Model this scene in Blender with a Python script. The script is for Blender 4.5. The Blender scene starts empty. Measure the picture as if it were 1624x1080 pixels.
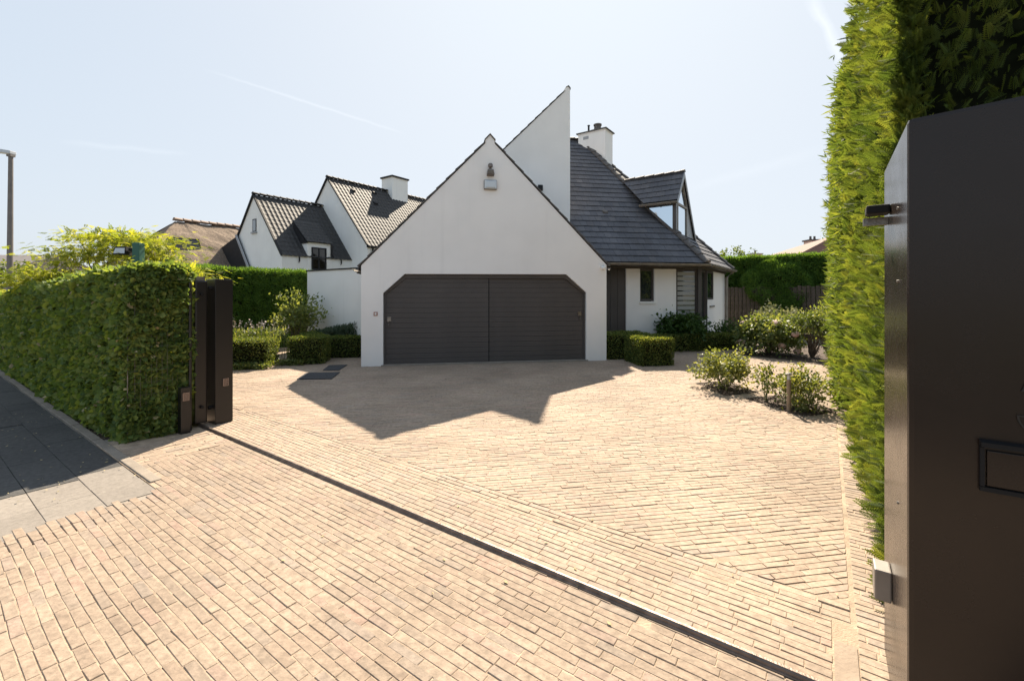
import bpy, bmesh, math, random
import numpy as np
from mathutils import Vector, Matrix, noise as mnoise

rng = np.random.default_rng(7)
random.seed(7)
SC = bpy.context.scene
COL = SC.collection
PI = math.pi
rad = math.radians

# ------------------------------------------------------------------ camera, sky, sun, exposure
CAM_H = 1.7
cam_data = bpy.data.cameras.new('camera')
cam_data.sensor_fit = 'HORIZONTAL'
cam_data.sensor_width = 36.0
cam_data.lens = 703.0 / 1624.0 * 36.0
cam_data.shift_y = -73.0 / 1624.0
cam_data.clip_start = 0.05
cam_data.clip_end = 3000.0
cam = bpy.data.objects.new('camera', cam_data)
COL.objects.link(cam)
cam.location = (0, 0, CAM_H)
cam.rotation_euler = (rad(90), 0, 0)
SC.camera = cam

SUN_EL = rad(44.2)
SUN_AZ = rad(10.0)            # clockwise from +Y, the direction the sun stands in
SUN_DIR = Vector((math.sin(SUN_AZ) * math.cos(SUN_EL), math.cos(SUN_AZ) * math.cos(SUN_EL), math.sin(SUN_EL)))
sun_data = bpy.data.lights.new('sun', 'SUN')
sun_data.energy = 2.0
sun_data.angle = rad(0.53)
sun_data.color = (1.0, 0.87, 0.69)
sun = bpy.data.objects.new('sun', sun_data)
COL.objects.link(sun)
sun.rotation_euler = SUN_DIR.to_track_quat('Z', 'Y').to_euler()
sun.location = SUN_DIR * 60

world = bpy.data.worlds.new('World')
SC.world = world
world.use_nodes = True
wn, wl = world.node_tree.nodes, world.node_tree.links
wn.clear()
w_out = wn.new('ShaderNodeOutputWorld')
w_bg = wn.new('ShaderNodeBackground')
w_sky = wn.new('ShaderNodeTexSky')
w_sky.sky_type = 'NISHITA'
w_sky.sun_disc = False
w_sky.sun_elevation = SUN_EL
w_sky.sun_rotation = SUN_AZ
w_sky.altitude = 20
w_sky.air_density = 1.0
w_sky.dust_density = 2.6
SKY_K = (0.905, 0.985, 1.075)
w_sky.ozone_density = 1.2
w_bg.inputs['Strength'].default_value = 0.15
# thin contrails: narrow bands around planes through the viewer, cut off along their length
w_tc = wn.new('ShaderNodeTexCoord')


def wmath(op, a, b=None, c=None, clamp=False):
    m = wn.new('ShaderNodeMath')
    m.operation = op
    m.use_clamp = clamp
    for i, v in enumerate((a, b, c)):
        if v is None:
            continue
        if isinstance(v, (int, float)):
            m.inputs[i].default_value = v
        else:
            wl.new(v, m.inputs[i])
    return m.outputs[0]


def wdot(vec):
    d = wn.new('ShaderNodeVectorMath')
    d.operation = 'DOT_PRODUCT'
    wl.new(w_tc.outputs['Generated'], d.inputs[0])
    d.inputs[1].default_value = vec
    return d.outputs['Value']


def pix_dir(u, v):
    return Vector(((u - 812) / 703.0, 1.0, (467 - v) / 703.0)).normalized()


w_noise = wn.new('ShaderNodeTexNoise')
w_noise.inputs['Scale'].default_value = 28
w_noise.inputs['Detail'].default_value = 4
wl.new(w_tc.outputs['Generated'], w_noise.inputs['Vector'])
trails = None
for (u0, v0, u1, v1, wid, amt) in ((330, 112, 640, 212, 0.0034, 0.085), (1283, -10, 1345, 110, 0.012, 0.15),
                                   (95, 226, 300, 246, 0.006, 0.05), (1090, 300, 1310, 238, 0.014, 0.03)):
    d0, d1 = pix_dir(u0, v0), pix_dir(u1, v1)
    nrm = d0.cross(d1).normalized()
    mid = (d0 + d1).normalized()
    along = nrm.cross(mid).normalized()
    half = abs(along.dot(d1))
    wob = wmath('MULTIPLY', wmath('SUBTRACT', w_noise.outputs['Fac'], 0.5), wid * 1.6)
    dist = wmath('ABSOLUTE', wmath('ADD', wdot(nrm), wob))
    band = wmath('SUBTRACT', 1.0, wmath('DIVIDE', dist, wid), clamp=True)
    al = wmath('ABSOLUTE', wdot(along))
    ends = wmath('SUBTRACT', 1.0, wmath('POWER', wmath('DIVIDE', al, half * 1.05), 3.0), clamp=True)
    front = wmath('GREATER_THAN', wdot(mid), 0.0)
    t = wmath('MULTIPLY', wmath('MULTIPLY', wmath('MULTIPLY', band, ends), front), amt)
    trails = t if trails is None else wmath('ADD', trails, t)
w_mix = wn.new('ShaderNodeMix')
w_mix.data_type = 'RGBA'
w_mix.blend_type = 'ADD'
wl.new(trails, w_mix.inputs['Factor'])
# sky evened out to lift its fill: radiance is compressed softly, everywhere alike
w_h1 = wn.new('ShaderNodeVectorMath'); w_h1.operation = 'MULTIPLY_ADD'
w_h0 = wn.new('ShaderNodeVectorMath'); w_h0.operation = 'ADD'      # constant light added to the whole sky to fill shaded walls
wl.new(w_sky.outputs['Color'], w_h0.inputs[0])
w_h0.inputs[1].default_value = (0.22, 0.36, 0.60)
wl.new(w_h0.outputs[0], w_h1.inputs[0])
w_h1.inputs[1].default_value = tuple(1 / k for k in SKY_K)
w_h1.inputs[2].default_value = (1, 1, 1)
w_h2 = wn.new('ShaderNodeVectorMath'); w_h2.operation = 'DIVIDE'
wl.new(w_h0.outputs[0], w_h2.inputs[0]); wl.new(w_h1.outputs[0], w_h2.inputs[1])
wl.new(w_h2.outputs[0], w_mix.inputs['A'])
w_mix.inputs['B'].default_value = (0.9, 0.85, 0.75, 1)
wl.new(w_mix.outputs['Result'], w_bg.inputs['Color'])
wl.new(w_bg.outputs['Background'], w_out.inputs['Surface'])

SC.view_settings.view_transform = 'Standard'
SC.view_settings.look = 'None'
SC.view_settings.exposure = 2.74
SC.view_settings.gamma = 1.0
SC.view_settings.use_curve_mapping = False
SC.cycles.use_denoising = True
SC.cycles.denoising_input_passes = 'RGB_ALBEDO_NORMAL'
SC.cycles.denoising_prefilter = 'NONE'
SC.cycles.max_bounces = 8
SC.cycles.transparent_max_bounces = 8

# ------------------------------------------------------------------ frames
# S: s along the street (to the right), n into the property.  H: the house, turned 45 degrees.
TS = rad(-35.4)
TH = TS + PI / 4
CS, SS, CH, SH = math.cos(TS), math.sin(TS), math.cos(TH), math.sin(TH)


def sw(s, n, z=0.0):
    return Vector((s * CS - n * SS, s * SS + n * CS, z))


def hw(a, b, z=0.0):
    return Vector((a * CH - b * SH, a * SH + b * CH, z))


def w2s(p):
    return (p[0] * CS + p[1] * SS, -p[0] * SS + p[1] * CS)


def w2h(p):
    return (p[0] * CH + p[1] * SH, -p[0] * SH + p[1] * CH)


def s2h(s, n):
    return w2h(sw(s, n))


def ground_px(u, v):
    y = 703.0 * CAM_H / (v - 467.0)
    return Vector(((u - 812) / 703.0 * y, y, 0))


def to_px(p):
    if p[1] < 0.05:
        return (-9999, -9999)
    return (812 + 703 * p[0] / p[1], 467 - 703 * (p[2] - CAM_H) / p[1])


# ------------------------------------------------------------------ materials
def new_mat(name):
    m = bpy.data.materials.new(name)
    m.use_nodes = True
    nt = m.node_tree
    return m, nt.nodes, nt.links, nt.nodes['Principled BSDF']


def plain(name, col, rough=0.6, metal=0.0, spec=0.5, var=0.0, vscale=6.0, bump=0.0, bscale=60.0, coat=0.0):
    m, N, L, b = new_mat(name)
    b.inputs['Base Color'].default_value = (*col, 1)
    b.inputs['Roughness'].default_value = rough
    b.inputs['Metallic'].default_value = metal
    b.inputs['Specular IOR Level'].default_value = spec
    b.inputs['Coat Weight'].default_value = coat
    tc = N.new('ShaderNodeTexCoord')
    if var > 0:
        nz = N.new('ShaderNodeTexNoise')
        nz.inputs['Scale'].default_value = vscale
        nz.inputs['Detail'].default_value = 6
        L.new(tc.outputs['Object'], nz.inputs['Vector'])
        r = N.new('ShaderNodeValToRGB')
        r.color_ramp.elements[0].position = 0.3
        r.color_ramp.elements[1].position = 0.7
        r.color_ramp.elements[0].color = (*[c * (1 - var) for c in col], 1)
        r.color_ramp.elements[1].color = (*[min(1, c * (1 + var)) for c in col], 1)
        L.new(nz.outputs['Fac'], r.inputs['Fac'])
        L.new(r.outputs['Color'], b.inputs['Base Color'])
    if bump > 0:
        nb = N.new('ShaderNodeTexNoise')
        nb.inputs['Scale'].default_value = bscale
        nb.inputs['Detail'].default_value = 5
        L.new(tc.outputs['Object'], nb.inputs['Vector'])
        bp = N.new('ShaderNodeBump')
        bp.inputs['Strength'].default_value = bump
        bp.inputs['Distance'].default_value = 0.01
        L.new(nb.outputs['Fac'], bp.inputs['Height'])
        L.new(bp.outputs['Normal'], b.inputs['Normal'])
    return m


def paver_mat(name, cols, bump=0.5, speck=0.34):
    """colour per piece (object random + face attribute), mottling, pits"""
    m, N, L, b = new_mat(name)
    oi = N.new('ShaderNodeObjectInfo')
    at = N.new('ShaderNodeAttribute')
    at.attribute_name = 'rnd'
    ad = N.new('ShaderNodeMath'); ad.operation = 'ADD'
    L.new(oi.outputs['Random'], ad.inputs[0]); L.new(at.outputs['Fac'], ad.inputs[1])
    frac = N.new('ShaderNodeMath'); frac.operation = 'FRACT'
    L.new(ad.outputs[0], frac.inputs[0])
    r = N.new('ShaderNodeValToRGB')
    els = r.color_ramp.elements
    els[0].color = (*cols[0], 1); els[1].color = (*cols[-1], 1)
    for i, c in enumerate(cols[1:-1]):
        e = els.new((i + 1) / (len(cols) - 1)); e.color = (*c, 1)
    L.new(frac.outputs[0], r.inputs['Fac'])
    geo = N.new('ShaderNodeNewGeometry')
    nz = N.new('ShaderNodeTexNoise'); nz.inputs['Scale'].default_value = 22; nz.inputs['Detail'].default_value = 8
    nz.inputs['Roughness'].default_value = 0.65
    L.new(geo.outputs['Position'], nz.inputs['Vector'])
    big = N.new('ShaderNodeTexNoise'); big.inputs['Scale'].default_value = 0.9; big.inputs['Detail'].default_value = 5
    L.new(geo.outputs['Position'], big.inputs['Vector'])
    mr = N.new('ShaderNodeMapRange'); mr.inputs['From Min'].default_value = 0.3; mr.inputs['From Max'].default_value = 0.7
    mr.inputs['To Min'].default_value = 1 - speck; mr.inputs['To Max'].default_value = 1 + speck * 0.5
    L.new(nz.outputs['Fac'], mr.inputs['Value'])
    mr2 = N.new('ShaderNodeMapRange'); mr2.inputs['From Min'].default_value = 0.3; mr2.inputs['From Max'].default_value = 0.7
    mr2.inputs['To Min'].default_value = 0.78; mr2.inputs['To Max'].default_value = 1.08
    L.new(big.outputs['Fac'], mr2.inputs['Value'])
    mu = N.new('ShaderNodeMath'); mu.operation = 'MULTIPLY'
    L.new(mr.outputs[0], mu.inputs[0]); L.new(mr2.outputs[0], mu.inputs[1])
    mx = N.new('ShaderNodeVectorMath'); mx.operation = 'SCALE'
    L.new(r.outputs['Color'], mx.inputs[0]); L.new(mu.outputs[0], mx.inputs['Scale'])
    L.new(mx.outputs[0], b.inputs['Base Color'])
    b.inputs['Roughness'].default_value = 0.82
    b.inputs['Specular IOR Level'].default_value = 0.25
    nb = N.new('ShaderNodeTexNoise'); nb.inputs['Scale'].default_value = 55; nb.inputs['Detail'].default_value = 6
    L.new(geo.outputs['Position'], nb.inputs['Vector'])
    bp = N.new('ShaderNodeBump'); bp.inputs['Strength'].default_value = bump; bp.inputs['Distance'].default_value = 0.006
    L.new(nb.outputs['Fac'], bp.inputs['Height']); L.new(bp.outputs['Normal'], b.inputs['Normal'])
    return m


def leaf_mat(name, dark, mid, light, trans=0.35, tcol=None, rough=0.6, spec=0.2):
    m, N, L, b = new_mat(name)
    at = N.new('ShaderNodeAttribute'); at.attribute_name = 'rnd'
    geo = N.new('ShaderNodeNewGeometry')
    nz = N.new('ShaderNodeTexNoise'); nz.inputs['Scale'].default_value = 2.2; nz.inputs['Detail'].default_value = 3
    L.new(geo.outputs['Position'], nz.inputs['Vector'])
    ad = N.new('ShaderNodeMath'); ad.operation = 'MULTIPLY_ADD'
    L.new(nz.outputs['Fac'], ad.inputs[0]); ad.inputs[1].default_value = 0.9; ad.inputs[2].default_value = -0.45
    ad2 = N.new('ShaderNodeMath'); ad2.operation = 'ADD'; ad2.use_clamp = True
    L.new(at.outputs['Fac'], ad2.inputs[0]); L.new(ad.outputs[0], ad2.inputs[1])
    r = N.new('ShaderNodeValToRGB')
    els = r.color_ramp.elements
    els[0].color = (*dark, 1); els[1].color = (*light, 1)
    e = els.new(0.5); e.color = (*mid, 1)
    L.new(ad2.outputs[0], r.inputs['Fac'])
    L.new(r.outputs['Color'], b.inputs['Base Color'])
    b.inputs['Roughness'].default_value = rough
    b.inputs['Specular IOR Level'].default_value = spec
    tr = N.new('ShaderNodeBsdfTranslucent')
    tint = N.new('ShaderNodeMix'); tint.data_type = 'RGBA'; tint.blend_type = 'MULTIPLY'
    tint.inputs['Factor'].default_value = 1.0
    L.new(r.outputs['Color'], tint.inputs['A'])
    tint.inputs['B'].default_value = (*(tcol or (1.9, 1.7, 0.6)), 1)
    L.new(tint.outputs['Result'], tr.inputs['Color'])
    mix = N.new('ShaderNodeMixShader'); mix.inputs['Fac'].default_value = trans
    L.new(b.outputs['BSDF'], mix.inputs[1]); L.new(tr.outputs['BSDF'], mix.inputs[2])
    out = [n for n in N if n.type == 'OUTPUT_MATERIAL'][0]
    L.new(mix.outputs['Shader'], out.inputs['Surface'])
    return m


def wall_mat(name, col, joint=0.13):
    """whitewashed brickwork: flat paint with the courses just showing"""
    m, N, L, b = new_mat(name)
    geo = N.new('ShaderNodeNewGeometry')
    mp = N.new('ShaderNodeMapping'); mp.inputs['Rotation'].default_value = (0, 0, -TH)
    L.new(geo.outputs['Position'], mp.inputs['Vector'])
    sx = N.new('ShaderNodeSeparateXYZ'); L.new(mp.outputs['Vector'], sx.inputs[0])
    ad = N.new('ShaderNodeMath'); ad.operation = 'ADD'
    L.new(sx.outputs['X'], ad.inputs[0]); L.new(sx.outputs['Y'], ad.inputs[1])
    cb = N.new('ShaderNodeCombineXYZ'); L.new(ad.outputs[0], cb.inputs['X']); L.new(sx.outputs['Z'], cb.inputs['Y'])
    br = N.new('ShaderNodeTexBrick')
    br.inputs['Scale'].default_value = 1.0
    br.inputs['Brick Width'].default_value = 0.21
    br.inputs['Row Height'].default_value = 0.062
    br.inputs['Mortar Size'].default_value = 0.006
    br.inputs['Mortar Smooth'].default_value = 0.8
    L.new(cb.outputs[0], br.inputs['Vector'])
    nz = N.new('ShaderNodeTexNoise'); nz.inputs['Scale'].default_value = 1.1; nz.inputs['Detail'].default_value = 7
    L.new(geo.outputs['Position'], nz.inputs['Vector'])
    r = N.new('ShaderNodeValToRGB')
    r.color_ramp.elements[0].position = 0.3; r.color_ramp.elements[1].position = 0.7
    r.color_ramp.elements[0].color = (*[c * 0.93 for c in col], 1); r.color_ramp.elements[1].color = (*col, 1)
    L.new(nz.outputs['Fac'], r.inputs['Fac'])
    smp = N.new('ShaderNodeMapping'); smp.inputs['Scale'].default_value = (5.0, 5.0, 0.35)
    L.new(geo.outputs['Position'], smp.inputs['Vector'])
    stn = N.new('ShaderNodeTexNoise'); stn.inputs['Scale'].default_value = 1.0; stn.inputs['Detail'].default_value = 5
    L.new(smp.outputs['Vector'], stn.inputs['Vector'])
    smr = N.new('ShaderNodeMapRange'); smr.inputs['From Min'].default_value = 0.55; smr.inputs['From Max'].default_value = 0.78
    smr.inputs['To Min'].default_value = 1.0; smr.inputs['To Max'].default_value = 0.945
    L.new(stn.outputs['Fac'], smr.inputs['Value'])
    svm = N.new('ShaderNodeVectorMath'); svm.operation = 'SCALE'
    L.new(r.outputs['Color'], svm.inputs[0]); L.new(smr.outputs[0], svm.inputs['Scale'])
    L.new(svm.outputs[0], b.inputs['Base Color'])
    fine = N.new('ShaderNodeTexNoise'); fine.inputs['Scale'].default_value = 45; fine.inputs['Detail'].default_value = 4
    L.new(geo.outputs['Position'], fine.inputs['Vector'])
    sm = N.new('ShaderNodeMath'); sm.operation = 'MULTIPLY_ADD'
    L.new(fine.outputs['Fac'], sm.inputs[0]); sm.inputs[1].default_value = 0.5
    inv = N.new('ShaderNodeMath'); inv.operation = 'SUBTRACT'; inv.inputs[0].default_value = 1.0
    L.new(br.outputs['Fac'], inv.inputs[1]); L.new(inv.outputs[0], sm.inputs[2])
    bp = N.new('ShaderNodeBump'); bp.inputs['Strength'].default_value = joint; bp.inputs['Distance'].default_value = 0.006
    L.new(sm.outputs[0], bp.inputs['Height']); L.new(bp.outputs['Normal'], b.inputs['Normal'])
    b.inputs['Roughness'].default_value = 0.85
    b.inputs['Specular IOR Level'].default_value = 0.2
    return m


def glass_mat(name, tint=(0.02, 0.025, 0.03), rough=0.02):
    m, N, L, b = new_mat(name)
    b.inputs['Base Color'].default_value = (*tint, 1)
    b.inputs['Roughness'].default_value = rough
    b.inputs['Specular IOR Level'].default_value = 1.0
    b.inputs['Coat Weight'].default_value = 1.0
    b.inputs['Coat Roughness'].default_value = 0.01
    return m


BRICK_COLS = [(0.326, 0.249, 0.188), (0.364, 0.281, 0.214), (0.385, 0.299, 0.226), (0.368, 0.28, 0.212), (0.401, 0.315, 0.239), (0.377, 0.29, 0.22), (0.338, 0.265, 0.204), (0.34, 0.275, 0.222), (0.405, 0.285, 0.222)]
M = {}
M['brick'] = paver_mat('clay_paver', BRICK_COLS)
M['brick_apron'] = paver_mat('apron_clay_paver', [tuple(c * 0.84 for c in k) for k in BRICK_COLS], speck=0.36)  # the brick colours, evenly darker, for the apron
M['sand'] = plain('joint_sand', (0.33, 0.25, 0.18), 0.95, var=0.35, vscale=9, bump=0.6, bscale=90)
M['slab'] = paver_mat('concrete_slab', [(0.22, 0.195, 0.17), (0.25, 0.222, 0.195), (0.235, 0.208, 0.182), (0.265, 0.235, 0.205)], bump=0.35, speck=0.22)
M['slab_shaded'] = paver_mat('shaded_concrete_slab', [(0.070, 0.068, 0.066), (0.085, 0.082, 0.079), (0.076, 0.073, 0.071), (0.092, 0.088, 0.083)], bump=0.45, speck=0.4)  # footway slabs with the hedge's shadow put into their colour
M['kerb'] = plain('concrete_kerb', (0.22, 0.185, 0.15), 0.9, var=0.2, vscale=8, bump=0.4, bscale=70)
M['pale_brick'] = plain('pale_paver_block', (0.27, 0.21, 0.16), 0.9, var=0.15, vscale=6, bump=0.4, bscale=60)
M['concrete'] = plain('pale_concrete', (0.25, 0.215, 0.18), 0.9, var=0.15, vscale=5, bump=0.4, bscale=60)
M['soil'] = plain('garden_soil', (0.060, 0.040, 0.028), 0.95, var=0.45, vscale=14, bump=1.0, bscale=25)
M['ground'] = plain('ground_earth', (0.12, 0.11, 0.06), 0.95, var=0.4, vscale=0.8, bump=0.5, bscale=12)
M['asphalt'] = plain('asphalt', (0.05, 0.05, 0.052), 0.9, var=0.25, vscale=30, bump=0.5, bscale=120)
M['white'] = wall_mat('whitewashed_brick', (0.90, 0.875, 0.855))
M['white_n'] = wall_mat('neighbour_whitewash', (0.88, 0.87, 0.85), 0.08)
M['white_trim'] = plain('white_trim', (0.8, 0.79, 0.77), 0.6, var=0.05)
M['board'] = plain('dark_painted_board', (0.085, 0.075, 0.071), 0.55, spec=0.35, var=0.14, vscale=1.2, bump=0.04, bscale=20)
M['dark_metal'] = plain('dark_bronze_metal', (0.0135, 0.0118, 0.0115), 0.33, spec=0.45, var=0.08, vscale=5)
M['pillar'] = plain('satin_bronze_paint', (0.015, 0.0095, 0.0075), 0.26, spec=0.34, var=0.06, vscale=4)
M['pillar'].node_tree.nodes['Principled BSDF'].inputs['Coat Roughness'].default_value = 0.2
_pn, _pl = M['pillar'].node_tree.nodes, M['pillar'].node_tree.links
_tn = _pn.new('ShaderNodeTexNoise'); _tn.inputs['Scale'].default_value = 3.5; _tn.inputs['Detail'].default_value = 7; _tn.inputs['Roughness'].default_value = 0.7
_pl.new([n for n in _pn if n.type == 'TEX_COORD'][0].outputs['Object'], _tn.inputs['Vector'])
_mr = _pn.new('ShaderNodeMapRange'); _mr.inputs['From Min'].default_value = 0.3; _mr.inputs['From Max'].default_value = 0.7
_mr.inputs['To Min'].default_value = 0.22; _mr.inputs['To Max'].default_value = 0.30
_pl.new(_tn.outputs['Fac'], _mr.inputs['Value']); _pl.new(_mr.outputs[0], _pn['Principled BSDF'].inputs['Roughness'])
M['black'] = plain('black_rubber', (0.010, 0.010, 0.011), 0.6, spec=0.2)
M['rail'] = plain('rusty_rail', (0.16, 0.125, 0.105), 0.48, metal=0.6, spec=0.3, var=0.35, vscale=14, bump=0.3, bscale=80)
M['steel'] = plain('worn_steel', (0.22, 0.205, 0.19), 0.42, metal=0.9, var=0.3, vscale=12, bump=0.2, bscale=80)
M['zinc'] = plain('zinc_gutter', (0.24, 0.215, 0.19), 0.55, metal=0.2, var=0.2, vscale=5)
M['roof_pane'] = plain('roof_window_pane', (0.14, 0.14, 0.15), 0.4, spec=0.2)
M['grey_panel'] = plain('grey_panel', (0.33, 0.34, 0.36), 0.55, var=0.06)
M['tile'] = paver_mat('slate_grey_tile', [(0.098, 0.101, 0.116), (0.112, 0.115, 0.131), (0.126, 0.128, 0.143), (0.105, 0.105, 0.116), (0.136, 0.135, 0.147)], bump=0.15, speck=0.2)
M['tile'].node_tree.nodes['Principled BSDF'].inputs['Roughness'].default_value = 0.75
M['tile'].node_tree.nodes['Principled BSDF'].inputs['Specular IOR Level'].default_value = 0.25
M['ridge'] = plain('ridge_tile', (0.10, 0.09, 0.085), 0.7, var=0.3, vscale=9, bump=0.4)
M['pantile'] = plain('dark_pantile', (0.052, 0.050, 0.049), 0.65, spec=0.2, var=0.25, vscale=9)
M['thatch'] = plain('thatch', (0.17, 0.125, 0.09), 0.95, var=0.45, vscale=14, bump=1.0, bscale=60)
M['thatch_ridge'] = plain('thatch_ridge_tile', (0.30, 0.21, 0.15), 0.85, var=0.2)
M['red_tile'] = plain('red_tile', (0.125, 0.052, 0.034), 0.8, var=0.35, vscale=6, bump=0.5, bscale=20)
M['slate'] = plain('dark_slate', (0.024, 0.024, 0.026), 0.7, spec=0.2, var=0.2, vscale=6)
M['glass'] = glass_mat('window_glass')
M['sky_glass'] = plain('coated_glass', (0.62, 0.70, 0.78), 0.04, metal=1.0)
M['blind'] = plain('blind_slat', (0.36, 0.36, 0.35), 0.6)
M['wood_fence'] = plain('weathered_plank', (0.075, 0.058, 0.044), 0.9, var=0.35, vscale=7, bump=0.5, bscale=20)
M['bark'] = plain('bark', (0.10, 0.075, 0.055), 0.95, var=0.4, vscale=20, bump=0.8, bscale=40)
M['stem'] = plain('green_stem', (0.13, 0.15, 0.06), 0.8, var=0.3, vscale=20)
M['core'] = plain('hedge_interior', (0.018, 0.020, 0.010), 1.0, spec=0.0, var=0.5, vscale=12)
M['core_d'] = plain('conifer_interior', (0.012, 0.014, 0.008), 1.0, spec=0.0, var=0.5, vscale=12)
M['green_paint'] = plain('green_post_paint', (0.02, 0.10, 0.07), 0.5)
M['lamp_pole'] = plain('lamp_pole_paint', (0.17, 0.15, 0.14), 0.6, var=0.15)
M['lamp_lens'] = plain('lamp_lens', (0.5, 0.52, 0.55), 0.25, spec=0.6)
M['panel_glass'] = plain('pale_lamp_cover', (0.55, 0.60, 0.65), 0.15, spec=0.8)
M['reflector'] = plain('reflector', (0.10, 0.06, 0.05), 0.2, spec=0.9)
M['reflector_rim'] = plain('reflector_rim', (0.22, 0.17, 0.15), 0.35, metal=0.6)
M['flood_lens'] = plain('amber_lens', (0.13, 0.10, 0.07), 0.25)
M['bell'] = plain('bell_plate', (0.35, 0.16, 0.12), 0.5)
M['wood_post'] = plain('garden_post', (0.25, 0.19, 0.13), 0.8, var=0.2)
M['grate'] = plain('coir_mat', (0.045, 0.045, 0.05), 0.95, var=0.3, vscale=30, bump=0.8, bscale=120)
M['hornbeam'] = leaf_mat('hornbeam_leaf', (0.085, 0.135, 0.045), (0.14, 0.205, 0.062), (0.24, 0.275, 0.085), 0.44)
M['box_leaf'] = leaf_mat('box_leaf', (0.05, 0.078, 0.02), (0.095, 0.14, 0.034), (0.24, 0.26, 0.085), 0.36)
M['yew'] = leaf_mat('conifer_hedge_needle', (0.055, 0.115, 0.026), (0.092, 0.18, 0.038), (0.15, 0.25, 0.055), 0.36)
M['cypress'] = leaf_mat('cypress_spray', (0.035, 0.062, 0.020), (0.10, 0.14, 0.036), (0.215, 0.235, 0.06), 0.42, tcol=(1.75, 1.65, 0.6), rough=0.7, spec=0.12)
M['shrub'] = leaf_mat('shrub_leaf', (0.06, 0.095, 0.03), (0.12, 0.165, 0.055), (0.26, 0.28, 0.12), 0.36, rough=0.5, spec=0.3)
M['rose'] = leaf_mat('rose_leaf', (0.08, 0.11, 0.035), (0.15, 0.18, 0.06), (0.30, 0.30, 0.14), 0.38, spec=0.35, rough=0.5)
M['rhodo'] = leaf_mat('rhododendron_leaf', (0.02, 0.05, 0.012), (0.04, 0.085, 0.02), (0.07, 0.12, 0.03), 0.25)
M['lavender'] = leaf_mat('lavender_leaf', (0.05, 0.08, 0.05), (0.08, 0.115, 0.07), (0.12, 0.15, 0.10), 0.25, tcol=(1.3, 1.3, 0.9))
M['robinia'] = leaf_mat('golden_leaf', (0.13, 0.18, 0.03), (0.24, 0.28, 0.045), (0.40, 0.40, 0.08), 0.48, tcol=(1.6, 1.5, 0.5))
M['light_leaf'] = leaf_mat('light_green_leaf', (0.09, 0.12, 0.045), (0.16, 0.20, 0.075), (0.28, 0.31, 0.13), 0.38)
M['silver_leaf'] = leaf_mat('silver_leaf', (0.09, 0.11, 0.06), (0.16, 0.18, 0.11), (0.30, 0.31, 0.22), 0.3, tcol=(1.3, 1.2, 0.7))
M['pink'] = plain('faded_pink_flower', (0.62, 0.42, 0.38), 0.8, var=0.2, vscale=30)
M['pale_flower'] = plain('pale_seed_head', (0.62, 0.50, 0.42), 0.8, var=0.25, vscale=40)
M['dry_leaf'] = plain('dry_leaf', (0.33, 0.27, 0.14), 0.8, var=0.4, vscale=30)
M['petal'] = plain('fallen_petal', (0.6, 0.58, 0.52), 0.8)
M['far_tree'] = leaf_mat('far_leaf', (0.05, 0.08, 0.02), (0.09, 0.13, 0.03), (0.16, 0.2, 0.05), 0.35)
M['cream_brick'] = plain('cream_brick', (0.62, 0.52, 0.44), 0.9, var=0.1)
M['ink'] = plain('black_lettering', (0.006, 0.006, 0.007), 0.4)


# ------------------------------------------------------------------ object helpers
def link(name, mesh, parent=None, loc=None):
    o = bpy.data.objects.new(name, mesh)
    COL.objects.link(o)
    if loc is not None:
        o.location = loc
    if parent is not None:
        o.parent = parent
    return o


ROOT_LOC = {}


def thing(name, label, cat, loc, group=None):
    o = bpy.data.objects.new(name, None)
    o.empty_display_size = 0.2
    COL.objects.link(o)
    o.location = loc
    o['label'] = label
    o['category'] = cat
    if group:
        o['group'] = group
    ROOT_LOC[o] = Vector(loc)
    return o


def abs_loc(o):
    v = Vector((0, 0, 0))
    while o is not None:
        v += Vector(o.location)
        o = o.parent
    return v


def mk(name, V, F, mat, parent=None, smooth=False, label=None, kind=None, rnd=None, origin=None):
    """one mesh object from world coordinates; its own origin sits at its centre when it is a part"""
    V = [Vector(v) for v in V]
    base = abs_loc(parent) if parent is not None else Vector((0, 0, 0))
    if origin is None:
        origin = sum(V, Vector((0, 0, 0))) / max(1, len(V))
    origin = Vector(origin)
    me = bpy.data.meshes.new(name)
    me.from_pydata([v - origin for v in V], [], F)
    if smooth:
        me.polygons.foreach_set('use_smooth', [True] * len(me.polygons))
    me.materials.append(M[mat] if isinstance(mat, str) else mat)
    if rnd is not None:
        a = me.attributes.new('rnd', 'FLOAT', 'FACE')
        a.data.foreach_set('value', np.asarray(rnd, dtype=np.float32))
    me.update()
    o = link(name, me, parent, origin - base)
    if label:
        o['label'] = label
    if kind:
        o['kind'] = kind
    return o


def tag(o, label, cat, group=None):
    o['label'] = label
    o['category'] = cat
    if group:
        o['group'] = group
    return o


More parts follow.
